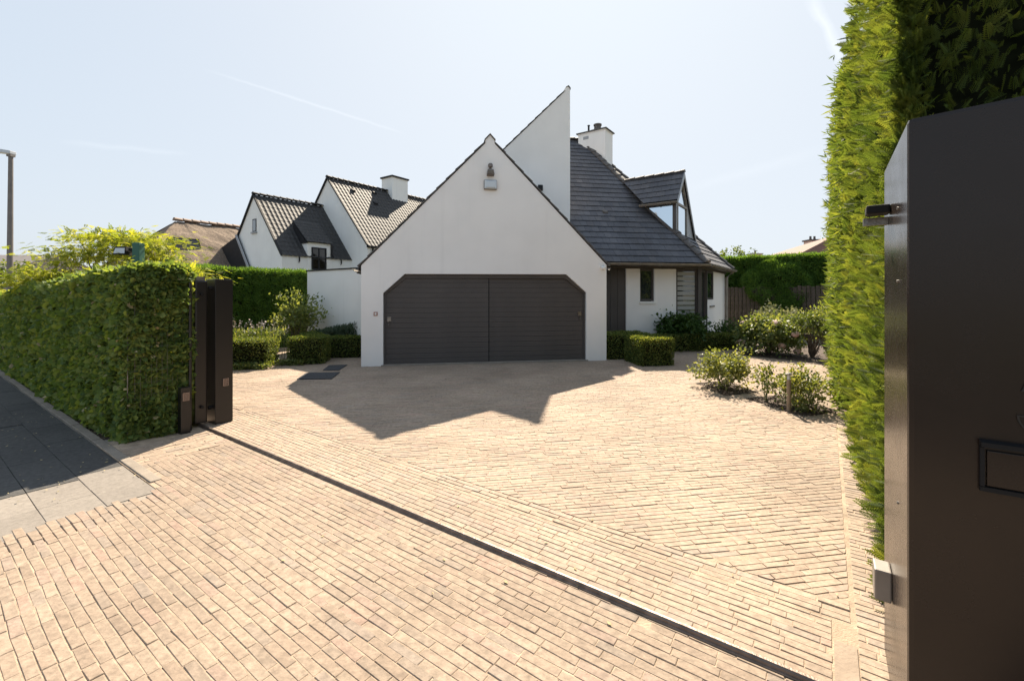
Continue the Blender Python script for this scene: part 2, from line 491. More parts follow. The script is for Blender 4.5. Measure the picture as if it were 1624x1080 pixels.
class MB:
    """collects shapes (world coordinates) for ONE mesh object"""
    def __init__(self):
        self.V, self.F = [], []

    def add(self, V, F):
        k = len(self.V)
        self.V += [Vector(v) for v in V]
        self.F += [tuple(i + k for i in f) for f in F]
        return self

    def box(self, f, x0, x1, y0, y1, z0, z1):
        c = [f(x0, y0, z0), f(x1, y0, z0), f(x1, y1, z0), f(x0, y1, z0), f(x0, y0, z1), f(x1, y0, z1), f(x1, y1, z1), f(x0, y1, z1)]
        return self.add(c, [(3, 2, 1, 0), (4, 5, 6, 7), (0, 1, 5, 4), (1, 2, 6, 5), (2, 3, 7, 6), (3, 0, 4, 7)])

    def prism(self, lo, hi):
        n = len(lo)
        F = [tuple(reversed(range(n))), tuple(range(n, 2 * n))]
        F += [(i, (i + 1) % n, n + (i + 1) % n, n + i) for i in range(n)]
        return self.add(list(lo) + list(hi), F)

    def tube(self, pts, rads, seg=8, cap=True):
        pts = [Vector(p) for p in pts]
        k0 = len(self.V)
        for i, p in enumerate(pts):
            d = (pts[min(i + 1, len(pts) - 1)] - pts[max(i - 1, 0)]).normalized()
            ref = Vector((0, 0, 1)) if abs(d.z) < 0.9 else Vector((1, 0, 0))
            x = d.cross(ref).normalized()
            y = d.cross(x).normalized()
            r = rads[i] if hasattr(rads, '__len__') else rads
            for j in range(seg):
                t = 2 * PI * j / seg
                self.V.append(p + (x * math.cos(t) + y * math.sin(t)) * r)
        for i in range(len(pts) - 1):
            for j in range(seg):
                a = k0 + i * seg + j
                b = k0 + i * seg + (j + 1) % seg
                self.F.append((a, b, b + seg, a + seg))
        if cap:
            self.F.append(tuple(k0 + j for j in reversed(range(seg))))
            e = k0 + (len(pts) - 1) * seg
            self.F.append(tuple(e + j for j in range(seg)))
        return self

    def lathe(self, c, prof, seg=20):
        k0 = len(self.V)
        c = Vector(c)
        for r, z in prof:
            for j in range(seg):
                t = 2 * PI * j / seg
                self.V.append(c + Vector((r * math.cos(t), r * math.sin(t), z)))
        for i in range(len(prof) - 1):
            for j in range(seg):
                a = k0 + i * seg + j
                b = k0 + i * seg + (j + 1) % seg
                self.F.append((a, b, b + seg, a + seg))
        self.F.append(tuple(k0 + j for j in reversed(range(seg))))
        e = k0 + (len(prof) - 1) * seg
        self.F.append(tuple(e + j for j in range(seg)))
        return self

    def make(self, name, mat, parent=None, bevel=0.0, **kw):
        o = mk(name, self.V, self.F, mat, parent, **kw)
        if bevel > 0:
            bm = bmesh.new()
            bm.from_mesh(o.data)
            es = [e for e in bm.edges if len(e.link_faces) == 2 and e.calc_face_angle(0) > 0.5]
            bmesh.ops.bevel(bm, geom=es, offset=bevel, segments=2, profile=0.6, affect='EDGES')
            bm.to_mesh(o.data)
            bm.free()
        return o


def structure(name, V, F, mat):
    o = mk(name, V, F, mat)
    o['kind'] = 'structure'
    return o


def clip_poly(sub, clip):
    """Sutherland-Hodgman; clip is convex, counter-clockwise"""
    out = list(sub)
    m = len(clip)
    for i in range(m):
        ax, ay = clip[i]
        bx, by = clip[(i + 1) % m]
        ex, ey = bx - ax, by - ay
        inp, out = out, []
        if not inp:
            return []
        for j in range(len(inp)):
            p, q = inp[j - 1], inp[j]
            sp = ex * (p[1] - ay) - ey * (p[0] - ax)
            sq = ex * (q[1] - ay) - ey * (q[0] - ax)
            if sq >= 0:
                if sp < 0:
                    t = sp / (sp - sq)
                    out.append((p[0] + t * (q[0] - p[0]), p[1] + t * (q[1] - p[1])))
                out.append(q)
            elif sp >= 0:
                t = sp / (sp - sq)
                out.append((p[0] + t * (q[0] - p[0]), p[1] + t * (q[1] - p[1])))
    return out


def poly_area(p):
    return 0.5 * sum(p[i - 1][0] * p[i][1] - p[i][0] * p[i - 1][1] for i in range(len(p)))


def inside(pt, poly):
    c = False
    j = len(poly) - 1
    for i in range(len(poly)):
        if (poly[i][1] > pt[1]) != (poly[j][1] > pt[1]) and \
           pt[0] < (poly[j][0] - poly[i][0]) * (pt[1] - poly[i][1]) / (poly[j][1] - poly[i][1]) + poly[i][0]:
            c = not c
        j = i
    return c


# ------------------------------------------------------------------ paving
def brick_shape(poly, frame, bev=0.004, drop=0.03, ztop=0.0, tilt=(0, 0), jit=0.0015):
    """a paver: rounded top edge, short sides; poly in frame coordinates"""
    n = len(poly)
    cx = sum(p[0] for p in poly) / n
    cy = sum(p[1] for p in poly) / n
    V = []
    rim = [(p[0] + random.uniform(-jit, jit), p[1] + random.uniform(-jit, jit)) for p in poly]
    zt = lambda x, y: ztop + (x - cx) * tilt[0] + (y - cy) * tilt[1]
    for x, y in rim:
        V.append(frame(x, y, ztop - drop))
    for x, y in rim:
        V.append(frame(x, y, zt(x, y) - bev))
    for x, y in rim:
        dx, dy = cx - x, cy - y
        d = math.hypot(dx, dy) or 1
        bx = min(bev, abs(dx) * 0.4) * (1 if dx > 0 else -1)
        by = min(bev, abs(dy) * 0.4) * (1 if dy > 0 else -1)
        V.append(frame(x + bx, y + by, zt(x, y)))
    F = [tuple(range(2 * n, 3 * n))]
    for i in range(n):
        j = (i + 1) % n
        F.append((i, j, n + j, n + i))
        F.append((n + i, n + j, 2 * n + j, 2 * n + i))
    return V, F


def lay(parent, regions, frame, L, W, joint, along='x', keep=300, holes=(), ragged=False, stagger=None, wave=0.0,
        zj=0.002, tj=0.01, mat='brick', name='brick', bev=0.0026, off=(0, 0), ztop=0.0, bond='random'):
    """lay pavers in rows over convex regions; the `keep` that show largest become objects, the rest one mesh"""
    pieces = []
    for reg in regions:
        if poly_area(reg) < 0:
            reg = reg[::-1]
        if along == 'y':
            cl = [(p[1], p[0]) for p in reg][::-1]
        else:
            cl = reg
        x0 = min(p[0] for p in cl); x1 = max(p[0] for p in cl)
        y0 = min(p[1] for p in cl); y1 = max(p[1] for p in cl)
        row = 0
        y = y0 + off[1]
        while y < y1:
            sh = random.uniform(0, L) if bond == 'random' else (row % 2) * L / 2 + random.uniform(-0.012, 0.012)
            x = x0 - L + sh + off[0]
            while x < x1:
                ln = L * random.uniform(0.93, 1.05) if random.random() > 0.04 else L * 0.55
                wv = wave * (mnoise.noise(Vector((x * 0.8, y * 1.5, 3.1))))
                wv2 = wave * (mnoise.noise(Vector(((x + ln) * 0.8, y * 1.5, 3.1))))
                j1 = joint * random.uniform(0.55, 1.5)
                j2 = joint * random.uniform(0.55, 1.6)
                r = random.uniform(-0.0022, 0.0022)
                p = [(x + j1 / 2, y + j2 / 2 + wv - r), (x + ln - j1 / 2, y + j2 / 2 + wv2 + r),
                     (x + ln - j1 / 2, y + W - j2 / 2 + wv2 + r), (x + j1 / 2, y + W - j2 / 2 + wv - r)]
                c = (x + ln / 2, y + W / 2)
                x += ln
                if ragged:
                    if not inside(c, cl):
                        continue
                    q = p
                else:
                    q = clip_poly(p, cl)
                    if len(q) < 3 or abs(poly_area(q)) < 0.12 * L * W:
                        continue
                if along == 'y':
                    q = [(b, a) for a, b in q][::-1]
                    c = (c[1], c[0])
                if any(inside(c, h) for h in holes):
                    continue
                wpos = frame(c[0], c[1], 0)
                u, v = to_px(wpos)
                vis = -40 < u < 1664 and v < 1130 and wpos[1] > 0.3
                pieces.append((wpos.length if vis else 1e6 + wpos.length, q))
            y += W
            row += 1
    pieces.sort(key=lambda t: t[0])
    V, F, R = [], [], []
    for i, (d, q) in enumerate(pieces):
        bv, bf = brick_shape(q, frame, bev=bev, ztop=ztop + random.gauss(0, zj), tilt=(random.gauss(0, tj), random.gauss(0, tj)))
        if i < keep and d < 1e6:
            mk(name, bv, bf, mat, parent)
        else:
            k = len(V)
            V += bv
            F += [tuple(a + k for a in f) for f in bf]
            R += [random.random()] * len(bf)
    if V:
        mk('distant_' + name + 's', V, F, mat, parent, kind='stuff', rnd=R)
    return len(pieces)


# ground sheet to the horizon
structure('ground', [(-900, -900, -0.09), (900, -900, -0.09), (900, 900, -0.09), (-900, 900, -0.09)], [(0, 1, 2, 3)], 'ground')
# street in front of the property (outside the frame, it lights and is reflected)
structure('street', [sw(-120, -9), sw(120, -9), sw(120, -2.2), sw(-120, -2.2)], [(0, 1, 2, 3)], 'asphalt')
for o in bpy.data.objects:
    if o.name == 'street':
        o.location.z -= 0.07

RAIL_N = 2.34
# apron between the pavement and the gate rail
apron = structure('entrance_apron', [sw(-6.75, 1.36, -0.0032), sw(-4.4, 1.36, -0.0032), sw(-4.4, -2.2, -0.0032), sw(2.6, -2.2, -0.0032), sw(2.6, RAIL_N + 0.02, -0.0032), sw(-6.75, RAIL_N + 0.02, -0.0032)],
                  [(0, 1, 2, 3, 4, 5)], 'sand')
lay(apron, [[(-4.72, -0.6), (2.4, -0.6), (2.4, 1.40), (-4.72, 1.40)]], sw, 0.205, 0.053, 0.0042, keep=230, ragged=True, wave=0.016, zj=0.0009, tj=0.008, mat='brick_apron')
lay(apron, [[(-5.56, 1.40), (2.4, 1.40), (2.4, RAIL_N - 0.03), (-5.56, RAIL_N - 0.03)]], sw, 0.205, 0.053, 0.0038, keep=70, wave=0.008, zj=0.0010, tj=0.008, mat='brick_apron')
# courses laid at right angles along the hedge end
side = structure('apron_edge_band', [sw(-6.45, 1.36, -0.0045), sw(-5.56, 1.36, -0.0045), sw(-5.56, RAIL_N + 0.02, -0.0045), sw(-6.45, RAIL_N + 0.02, -0.0045)], [(0, 1, 2, 3)], 'sand')
lay(side, [[(-6.32, 1.42), (-5.57, 1.42), (-5.57, RAIL_N - 0.03), (-6.32, RAIL_N - 0.03)]], sw, 0.205, 0.053, 0.006, along='y', keep=80, zj=0.002, tj=0.01)
# threshold strip behind the rail
thr = structure('gate_threshold', [sw(-7.5, RAIL_N + 0.02, -0.0036), sw(2.6, RAIL_N + 0.02, -0.0036), sw(2.6, 3.10, -0.0036), sw(-7.5, 3.10, -0.0036)], [(0, 1, 2, 3)], 'sand')
lay(thr, [[(-7.4, RAIL_N + 0.03), (0.02, RAIL_N + 0.03), (0.02, 2.862), (-7.4, 2.862)]], sw, 0.205, 0.0525, 0.0035, keep=190, zj=0.0008, tj=0.006)
lay(thr, [[(-9.5, 2.885), (0.10, 2.885), (0.10, 3.045), (-9.5, 3.045)]], sw, 0.205, 0.0525, 0.006, keep=110, zj=0.0016, tj=0.008)

# courtyard
BED1 = [w2h(ground_px(*p)) for p in ((1103, 608), (1150, 628), (1200, 622), (1152, 604))]
BED2 = [w2h(ground_px(*p)) for p in ((1183, 632), (1275, 662), (1332, 652), (1238, 627))]
yard_poly = [sw(-14.2, 3.05), sw(2.6, 3.05), sw(2.6, 15.2), sw(-14.2, 15.2)]
yard = structure('courtyard_paving', [v + Vector((0, 0, -0.0038)) for v in yard_poly], [(0, 1, 2, 3)], 'sand')


def s_poly_in_h(pts):
    return [s2h(*p) for p in pts]


def halfplane_clip(poly, extra):
    return clip_poly(poly, extra if poly_area(extra) > 0 else extra[::-1])


main_reg = halfplane_clip(s_poly_in_h([(-13.6, 3.05), (0.10, 3.05), (0.10, 12.0), (-13.6, 16.0)]), [(-12, 0), (4.53, 0), (4.53, 12.9), (-12, 12.9)])
right_reg = halfplane_clip(s_poly_in_h([(-13.6, 3.05), (0.10, 3.05), (0.10, 16.0), (-13.6, 16.0)]), [(4.66, 0), (11.5, 0), (11.5, 12.2), (4.66, 12.2)])
edge_reg = halfplane_clip(s_poly_in_h([(-13.6, 3.05), (0.10, 3.05), (0.10, 16.0), (-13.6, 16.0)]), [(4.545, 0), (4.645, 0), (4.645, 12.2), (4.545, 12.2)])
GARAGE_FOOT = [(-1.70, 10.95), (4.25, 10.95), (4.25, 13), (-1.70, 13)]
lay(yard, [main_reg], hw, 0.207, 0.0525, 0.0042, keep=250, holes=[GARAGE_FOOT], zj=0.0013, tj=0.009, wave=0.006)
lay(yard, [right_reg], hw, 0.207, 0.0525, 0.0042, keep=20, holes=[BED1, BED2], zj=0.0013, tj=0.009)
lay(yard, [edge_reg], hw, 0.207, 0.0525, 0.006, along='y', keep=20, zj=0.0012, tj=0.006)
# strip beside the conifer hedge, courses at right angles to the border joint
lay(yard, [[(0.125, 2.45), (1.2, 2.45), (1.2, 12.8), (0.125, 12.8)]], sw, 0.207, 0.053, 0.006, keep=10, zj=0.0014, tj=0.008)
structure('concrete_block', *(lambda b: (b.V, b.F))(MB().box(sw, 0.028, 0.118, 2.30, 2.70, -0.02, 0.002)), 'pale_brick')

# slab pavement
walk = structure('sidewalk', [sw(-40, -2.2, -0.02), sw(-4.4, -2.2, -0.02), sw(-4.4, 1.40, -0.02), sw(-40, 1.40, -0.02)], [(0, 1, 2, 3)], 'concrete')
for ri in range(7):
    n1 = 1.355 - ri * 0.335
    s = -4.72 - random.uniform(0, 0.05) + (0.12 if ri in (1, 2) else 0) - 0.0
    while s > -17:
        w_ = 0.50
        bv, bf = brick_shape([(s - w_ + 0.002, n1 - 0.333), (s - 0.002, n1 - 0.333), (s - 0.002, n1 - 0.002), (s - w_ + 0.002, n1 - 0.002)],
                             sw, bev=0.002, drop=0.03, ztop=-0.004 + random.gauss(0, 0.0015), tilt=(random.gauss(0, 0.003), random.gauss(0, 0.003)))
        mk('slab', bv, bf, 'slab' if s > -5.6 else 'slab_shaded', walk)  # slabs past the hedge's shadow edge take the shaded colour
        s -= w_
# concrete edging between pavement and hedge
edging = structure('kerb_edging', *(lambda b: (b.V, b.F))(MB().box(sw, -40, -12.0, 1.372, 1.458, -0.1, 0.006)), 'kerb')
s = -4.98
while s > -12:
    b = MB().box(sw, s - 0.99, s - 0.004, 1.372, 1.458, -0.1, 0.006 + random.uniform(-.003, .004))
    b.make('kerb_stone', 'kerb', edging, bevel=0.008)
    s -= 1.0
# rough mortar between slabs, kerb end and the bricks
structure('mortar_fill', [sw(-5.0, 1.36, -0.0085), sw(-4.5, 1.36, -0.0085), sw(-4.42, 0.0, -0.0085), sw(-4.95, 0.0, -0.0085)], [(0, 3, 2, 1)], 'concrete')
# soil under the hedge
structure('hedge_soil', [sw(-40, 1.458, -0.03), sw(-6.40, 1.458, -0.03), sw(-6.40, 2.5, -0.03), sw(-40, 2.5, -0.03)], [(0, 1, 2, 3)], 'soil')
structure('edge_mortar', [sw(-6.95, 1.37, -0.006), sw(-6.30, 1.37, -0.006), sw(-6.30, 2.30, -0.006), sw(-6.52, 2.30, -0.006)], [(0, 1, 2, 3)], 'concrete')

# gate rail
b = MB()
prof = [(-0.026, 0.002), (-0.024, 0.006), (-0.016, 0.008), (-0.014, 0.018), (-0.007, 0.026), (0.007, 0.026), (0.014, 0.018), (0.016, 0.008), (0.026, 0.002)]
b.prism([sw(-7.1, RAIL_N + y, z) for y, z in prof], [sw(0.62, RAIL_N + y, z) for y, z in prof])
rail = b.make('gate_rail', 'rail')
tag(rail, 'long steel track for the sliding gate set across the brick driveway', 'rail')

# garden beds
for nm, poly in (('rose_bed_soil', BED1), ('rose_bed_soil', BED2)):
    structure(nm, [hw(x, y, 0.001) for x, y in poly], [tuple(range(4))] if poly_area(poly) > 0 else [(3, 2, 1, 0)], 'soil')


def clods(name, polys, frame, count, zb, rmax, mat, parent_struct):
    V, F = [], []
    for _ in range(count):
        poly = random.choice(polys)
        xs = [p[0] for p in poly]; ys = [p[1] for p in poly]
        x, y = random.uniform(min(xs), max(xs)), random.uniform(min(ys), max(ys))
        if not inside((x, y), poly):
            continue
        r = rmax * random.uniform(0.3, 1)
        k = len(V)
        c = frame(x, y, zb)
        for dx, dy, dz in ((1, 0, 0), (0, 1, 0), (-1, 0, 0), (0, -1, 0), (0, 0, .8), (0, 0, -.5)):
            V.append(c + Vector((dx, dy, dz)) * r * random.uniform(.6, 1.2))
        F += [(k, k + 1, k + 4), (k + 1, k + 2, k + 4), (k + 2, k + 3, k + 4), (k + 3, k, k + 4), (k + 1, k, k + 5), (k + 2, k + 1, k + 5), (k + 3, k + 2, k + 5), (k, k + 3, k + 5)]
    mk(name, V, F, mat, parent_struct, kind='stuff')


soil_objs = [o for o in bpy.data.objects if o.name.startswith('rose_bed_soil')]
clods('soil_clods', [BED1], hw, 420, 0.0, 0.03, 'soil', soil_objs[0])
clods('soil_clods', [BED2], hw, 700, 0.0, 0.03, 'soil', soil_objs[1])

# ------------------------------------------------------------------ roof tiles
TANP = math.tan(rad(45.5))
EAVE_Z = 2.65


def tile_facet(parent, O, U, Vd, poly, expo=0.335, tw=0.30, keep=True, mat='tile', name='roof_tile', thick=0.034, lap=0.05, gap=0.005, skip=None):
    """tiles on a roof plane: O origin, U along the eave, Vd up the slope; poly convex in (u, v)"""
    Wn = U.cross(Vd).normalized()
    if Wn.z < 0:
        Wn = -Wn
    if poly_area(poly) < 0:
        poly = poly[::-1]
    u0 = min(p[0] for p in poly); u1 = max(p[0] for p in poly)
    v1 = max(p[1] for p in poly); v0 = min(p[1] for p in poly)
    Va, Fa, Ra = [], [], []
    row = 0
    v = v0
    while v < v1:
        u = u0 - tw + (row % 2) * tw / 2 + 0.013 * row % tw
        while u < u1:
            p = [(u + gap / 2, v), (u + tw - gap / 2, v), (u + tw - gap / 2, v + expo + lap), (u + gap / 2, v + expo + lap)]
            q = clip_poly(p, poly)
            u += tw
            if len(q) < 3 or abs(poly_area(q)) < 0.004:
                continue
            ju = random.gauss(0, 0.0025)
            lift = random.uniform(0, 0.004)
            tops, bots = [], []
            for (x, y) in q:
                h = thick * 1.25 - (y - v) / (expo + lap) * thick * 0.80 + lift
                tops.append(O + U * x + Vd * (y + ju * (1 if y < v + 0.05 else 0)) + Wn * h)
                bots.append(O + U * x + Vd * (y + (0.03 if y < v + 0.02 else 0)) + Wn * (h - thick * 0.9))
            n = len(q)
            Vt = tops + bots
            Ft = [tuple(range(n)), tuple(reversed(range(n, 2 * n)))] + [(i, n + i, n + (i + 1) % n, (i + 1) % n) for i in range(n)]
            if keep:
                mk(name, Vt, Ft, mat, parent)
            else:
                k = len(Va)
                Va += Vt
                Fa += [tuple(i + k for i in f) for f in Ft]
                Ra += [random.random()] * len(Ft)
        v += expo
        row += 1
    if not keep and Va:
        mk(name + 's', Va, Fa, mat, parent, kind='stuff', rnd=Ra)


def cap_row(parent, p0, p1, r=0.10, step=0.36, mat='ridge', name='ridge_tile', up=None):
    """half-round ridge tiles, each lapping the next"""
    p0, p1 = Vector(p0), Vector(p1)
    d = (p1 - p0)
    ln = d.length
    d.normalize()
    x = d.cross(Vector((0, 0, 1))).normalized()
    z = x.cross(d).normalized()
    nn = max(1, round(ln / step))
    for i in range(nn):
        a0, a1 = ln * i / nn - 0.02, ln * (i + 1) / nn + 0.02
        V, F = [], []
        k = 8
        for (t, rr, dz) in ((a0, r * 1.06, 0.022), (a1, r * 0.94, 0.0)):
            for j in range(k + 1):
                an = PI * j / k
                V.append(p0 + d * t + x * math.cos(an) * rr * 1.15 + z * (math.sin(an) * rr * 0.75 + dz - 0.03))
        for j in range(k):
            F.append((j, j + 1, k + 2 + j, k + 1 + j))
        F.append(tuple(range(k, -1, -1)))
        F.append(tuple(range(k + 1, 2 * k + 2)))
        mk(name, V, F, mat, parent, smooth=False)


# ------------------------------------------------------------------ the house
house = thing('house', 'white villa with gabled double garage, tall pointed wall and dark tiled hip roof', 'house', hw(3, 13, 0))
FB = 10.87       # plane of the garage front
gw = MB()
out = [(-1.76, 0), (-1.26, 0), (-1.26, 1.73), (-0.76, 2.19), (3.24, 2.21), (3.77, 1.75), (3.77, 0), (4.31, 0), (4.31, 2.46),
       (1.405, 5.42), (1.405, 5.50), (1.29, 5.63), (1.175, 5.50), (1.175, 5.42), (-1.76, 2.38)]
gw.prism([hw(a, FB, z) for a, z in out], [hw(a, FB + 0.26, z) for a, z in out])
garage_wall = gw.make('garage_gable_wall', 'white', house)
# side walls and body of the garage
b = MB().box(hw, -1.755, -1.50, FB + 0.262, 18.0, 0, 2.36)
b.make('garage_side_wall', 'white', house)
b = MB().box(hw, 4.05, 4.305, FB + 0.262, 13.1, 0, 2.42)
b.make('garage_side_wall', 'white', house)
# garage roof: two tiled slopes behind the gable
sl = math.atan2(5.45 - 2.40, 3.035)
apex = hw(1.29, FB + 0.02, 5.50)
slope_len = 3.12 / math.cos(sl)
roofL = mk('garage_roof_slope', [hw(1.29, FB + .05, 5.36), hw(1.29, 18, 5.36), hw(-1.88, 18, 2.20), hw(-1.88, FB + .05, 2.20)], [(0, 1, 2, 3)], 'slate', house)
roofR = mk('garage_roof_slope', [hw(1.29, FB + .05, 5.36), hw(1.29, 18, 5.36), hw(4.42, 18, 2.24), hw(4.42, FB + .05, 2.24)], [(3, 2, 1, 0)], 'slate', house)
e1 = hw(1, 0, 0); e2 = hw(0, 1, 0)
vl = (hw(1.29, 0, 5.42) - hw(-1.88, 0, 2.26)).normalized()
vr = (hw(1.29, 0, 5.42) - hw(4.42, 0, 2.28)).normalized()
LL = (hw(1.29, 0, 5.42) - hw(-1.88, 0, 2.26)).length
tile_facet(roofL, hw(-1.88, FB + 0.14, 2.26), e2, vl, [(0, 0), (6.9, 0), (6.9, LL), (0, LL)], keep=False, name='garage_roof_tile')
tile_facet(roofR, hw(4.42, FB + 0.14, 2.28), e2, vr, [(0, 0), (6.9, 0), (6.9, LL), (0, LL)], keep=False, name='garage_roof_tile')
# verge tiles along both rakes
for sgn, pa, pz, qa, qz in ((-1, 1.175, 5.44, -1.80, 2.36), (1, 1.405, 5.44, 4.36, 2.44)):
    p, q = hw(pa, FB, pz), hw(qa, FB, qz)
    d = (q - p); ln = d.length; d.normalize()
    up = Vector((0, 0, 1)) - d * d.z; up.normalize()
    nt = 13
    for i in range(nt):
        a0, a1 = ln * i / nt, ln * (i + 1) / nt + 0.03
        lo = [p + d * a0 - e2 * 0.025, p + d * a1 - e2 * 0.025, p + d * a1 + e2 * 0.24, p + d * a0 + e2 * 0.24]
        hi = [v + up * (0.024 if k in (0, 3) else 0.045) for k, v in enumerate(lo)]
        lo = [v + up * (0.002 if k in (0, 3) else 0.012) for k, v in enumerate(lo)]
        MB().prism(lo, hi).make('verge_tile', 'ridge', house)
cap = [(1.425, 5.49), (1.425, 5.52), (1.29, 5.665), (1.155, 5.52), (1.155, 5.49), (1.29, 5.635)]
MB().prism([hw(a, FB - 0.03, z) for a, z in cap], [hw(a, FB + 0.27, z) for a, z in cap]).make('ridge_end_cap', 'ridge', house)
cap_row(house, hw(1.29, FB + 0.25, 5.44), hw(1.29, 17.9, 5.44))
# threshold step
MB().box(hw, -1.30, 3.80, FB - 0.06, FB + 0.2, -0.02, 0.03).make('garage_threshold', 'concrete', house)
# garage door: frame and two leaves of horizontal boards
door_poly = [(-1.22, 0.035), (3.73, 0.035), (3.73, 1.73), (3.22, 2.17), (-0.745, 2.15), (-1.22, 1.71)]
gdoor = MB()
ring = [(-1.258, 0.03), (-1.258, 1.728), (-0.758, 2.188), (3.238, 2.208), (3.768, 1.748), (3.768, 0.03)]
inn = [(-1.215, 0.03), (-1.215, 1.705), (-0.74, 2.09), (3.22, 2.11), (3.725, 1.725), (3.725, 0.03)]
for i in range(5):
    pts = [ring[i], ring[i + 1], inn[i + 1], inn[i]]
    gdoor.prism([hw(a, FB + 0.075, z) for a, z in pts], [hw(a, FB + 0.16, z) for a, z in pts])
garage_door = gdoor.make('garage_door', 'board', house)
NB = 17
clipD = [(-1.215, 0.035), (3.725, 0.035), (3.725, 1.725), (3.22, 2.105), (-0.74, 2.085), (-1.215, 1.705)]
for leaf, (a0, a1, dep) in enumerate(((-1.215, 1.262, 0.105), (1.285, 3.725, 0.125))):
    hgt = (2.11 - 0.035) / NB
    for i in range(NB):
        z0 = 0.035 + i * hgt
        q = clip_poly([(a0, z0 + 0.0018), (a1, z0 + 0.0018), (a1, z0 + hgt - 0.0018), (a0, z0 + hgt - 0.0018)], clipD)
        if len(q) < 3:
            continue
        d = dep + random.uniform(-0.0015, 0.0015)
        bb = MB().prism([hw(x, FB + d, z) for x, z in q], [hw(x, FB + d + 0.03, z) for x, z in q])
        bb.make('board', 'board', garage_door, bevel=0.0018)
MB().prism([hw(a, FB + 0.165, z) for a, z in clipD], [hw(a, FB + 0.18, z) for a, z in clipD]).make('backing_panel', 'black', garage_door)
MB().prism([hw(a, FB + 0.262, z) for a, z in ((-1.74, 0), (4.29, 0), (4.29, 2.40), (1.29, 5.3), (-1.74, 2.30))], [hw(a, FB + 0.28, z) for a, z in ((-1.74, 0), (4.29, 0), (4.29, 2.40), (1.29, 5.3), (-1.74, 2.30))]).make('black_backing', 'black', house)  # unseen black sheet added behind the gable to stop sun leaking through
MB().box(hw, 1.2625, 1.2845, FB + 0.118, FB + 0.15, 0.036, 2.08).make('centre_seam', 'black', garage_door)
for a, z in ((-1.13, 1.03), (3.62, 1.13)):
    MB().box(hw, a - 0.045, a + 0.045, FB + 0.088, FB + 0.106, z + 0.02, z + 0.13).make('lock_plate', 'steel', garage_door)
    MB().tube([hw(a, FB + 0.10, z - 0.06), hw(a, FB + 0.05, z - 0.05), hw(a, FB + 0.05, z + 0.01), hw(a, FB + 0.10, z + 0.02)], 0.012).make('handle', 'steel', garage_door)

# tall pointed wall rising behind the garage
SB = 13.88
sout = [(4.26, 2.7), (4.26, 8.36), (4.245, 8.42), (4.19, 8.45), (4.12, 8.40), (4.05, 8.24), (1.0, 5.18), (1.0, 2.7)]
sout = [(a, z) for a, z in sout]
tall = MB().prism([hw(a, SB, z) for a, z in sout], [hw(a, SB + 0.30, z) for a, z in sout]).make('pointed_wall', 'white', house)
p, q = hw(4.10, SB, 8.30), hw(1.0, SB, 5.20)
d = (q - p); ln = d.length; d.normalize(); up = (Vector((0, 0, 1)) - d * d.z).normalized()
for i in range(13):
    a0, a1 = ln * i / 13, ln * (i + 1) / 13 + 0.03
    lo = [p + d * a0 - e2 * 0.02, p + d * a1 - e2 * 0.02, p + d * a1 + e2 * 0.28, p + d * a0 + e2 * 0.28]
    hi = [v + up * (0.02 if k in (0, 3) else 0.04) for k, v in enumerate(lo)]
    lo = [v + up * (0.003 if k in (0, 3) else 0.012) for k, v in enumerate(lo)]
    MB().prism(lo, hi).make('verge_tile', 'ridge', house)
MB().prism([hw(a, SB - 0.02, z) for a, z in ((4.275, 8.34), (4.275, 8.40), (4.21, 8.475), (4.13, 8.43), (4.19, 8.44), (4.24, 8.40))],
           [hw(a, SB + 0.31, z) for a, z in ((4.275, 8.34), (4.275, 8.40), (4.21, 8.475), (4.13, 8.43), (4.19, 8.44), (4.24, 8.40))]).make('ridge_end_cap', 'ridge', house)
MB().box(hw, 3.19, 3.34, SB - 0.06, SB - 0.001, 5.02, 5.2).make('flashing', 'slate', house)
# roof slope behind it, falling to the left, and its high right side
mono = mk('upper_roof_slope', [hw(4.22, SB + .3, 8.30), hw(4.22, 18.0, 8.30), hw(-0.5, 18.0, 3.6), hw(-0.5, SB + .3, 3.6)], [(0, 1, 2, 3)], 'slate', house)
vm = (hw(4.22, 0, 8.3) - hw(-0.5, 0, 3.6)).normalized()
tile_facet(mono, hw(-0.5, SB + 0.3, 3.62), e2, vm, [(0, 0), (3.8, 0), (3.8, 6.62), (0, 6.62)], keep=False, name='upper_roof_tile')
MB().box(hw, 4.0, 4.24, SB + 0.302, 18.0, 2.7, 8.24).make('upper_side_wall', 'white', house)

# main hip roof: front facet, 45-degree facet, right facet
A_EC, B_E = 8.27, 12.55
S_E = (A_EC - B_E) * math.sqrt(.5)
N_EC = (A_EC + B_E) * math.sqrt(.5)
D_TOP = 5.42
hip_b = B_E + D_TOP
hip_a = A_EC - D_TOP * math.tan(rad(22.5))
Z_TOP = EAVE_Z + D_TOP * TANP
N_EE = N_EC + 2 * D_TOP * math.tan(rad(22.5))
peak = hw(hip_a, hip_b, Z_TOP)
cosp, sinp = math.cos(math.atan(TANP)), math.sin(math.atan(TANP))
front = mk('roof_front', [hw(3.6, B_E, EAVE_Z - 0.02), hw(A_EC, B_E, EAVE_Z - 0.02), peak - Vector((0, 0, .02)), hw(3.6, hip_b, Z_TOP - 0.02)], [(0, 1, 2, 3)], 'slate', house)
Vf = e2 * cosp + Vector((0, 0, sinp))
LT = D_TOP / cosp
tile_facet(front, hw(4.27, B_E, EAVE_Z), e1, Vf, [(0, 0), (A_EC - 4.27, 0), (hip_a - 4.27, LT), (0, LT)], expo=0.29, tw=0.235)
r_dir, n_dir = sw(1, 0, 0), sw(0, 1, 0)
Oc = hw(A_EC, B_E, EAVE_Z)
facetC = mk('roof_corner', [Oc - Vector((0, 0, .02)), sw(S_E, N_EE, EAVE_Z - .02), peak - Vector((0, 0, .02))], [(0, 1, 2)], 'slate', house)
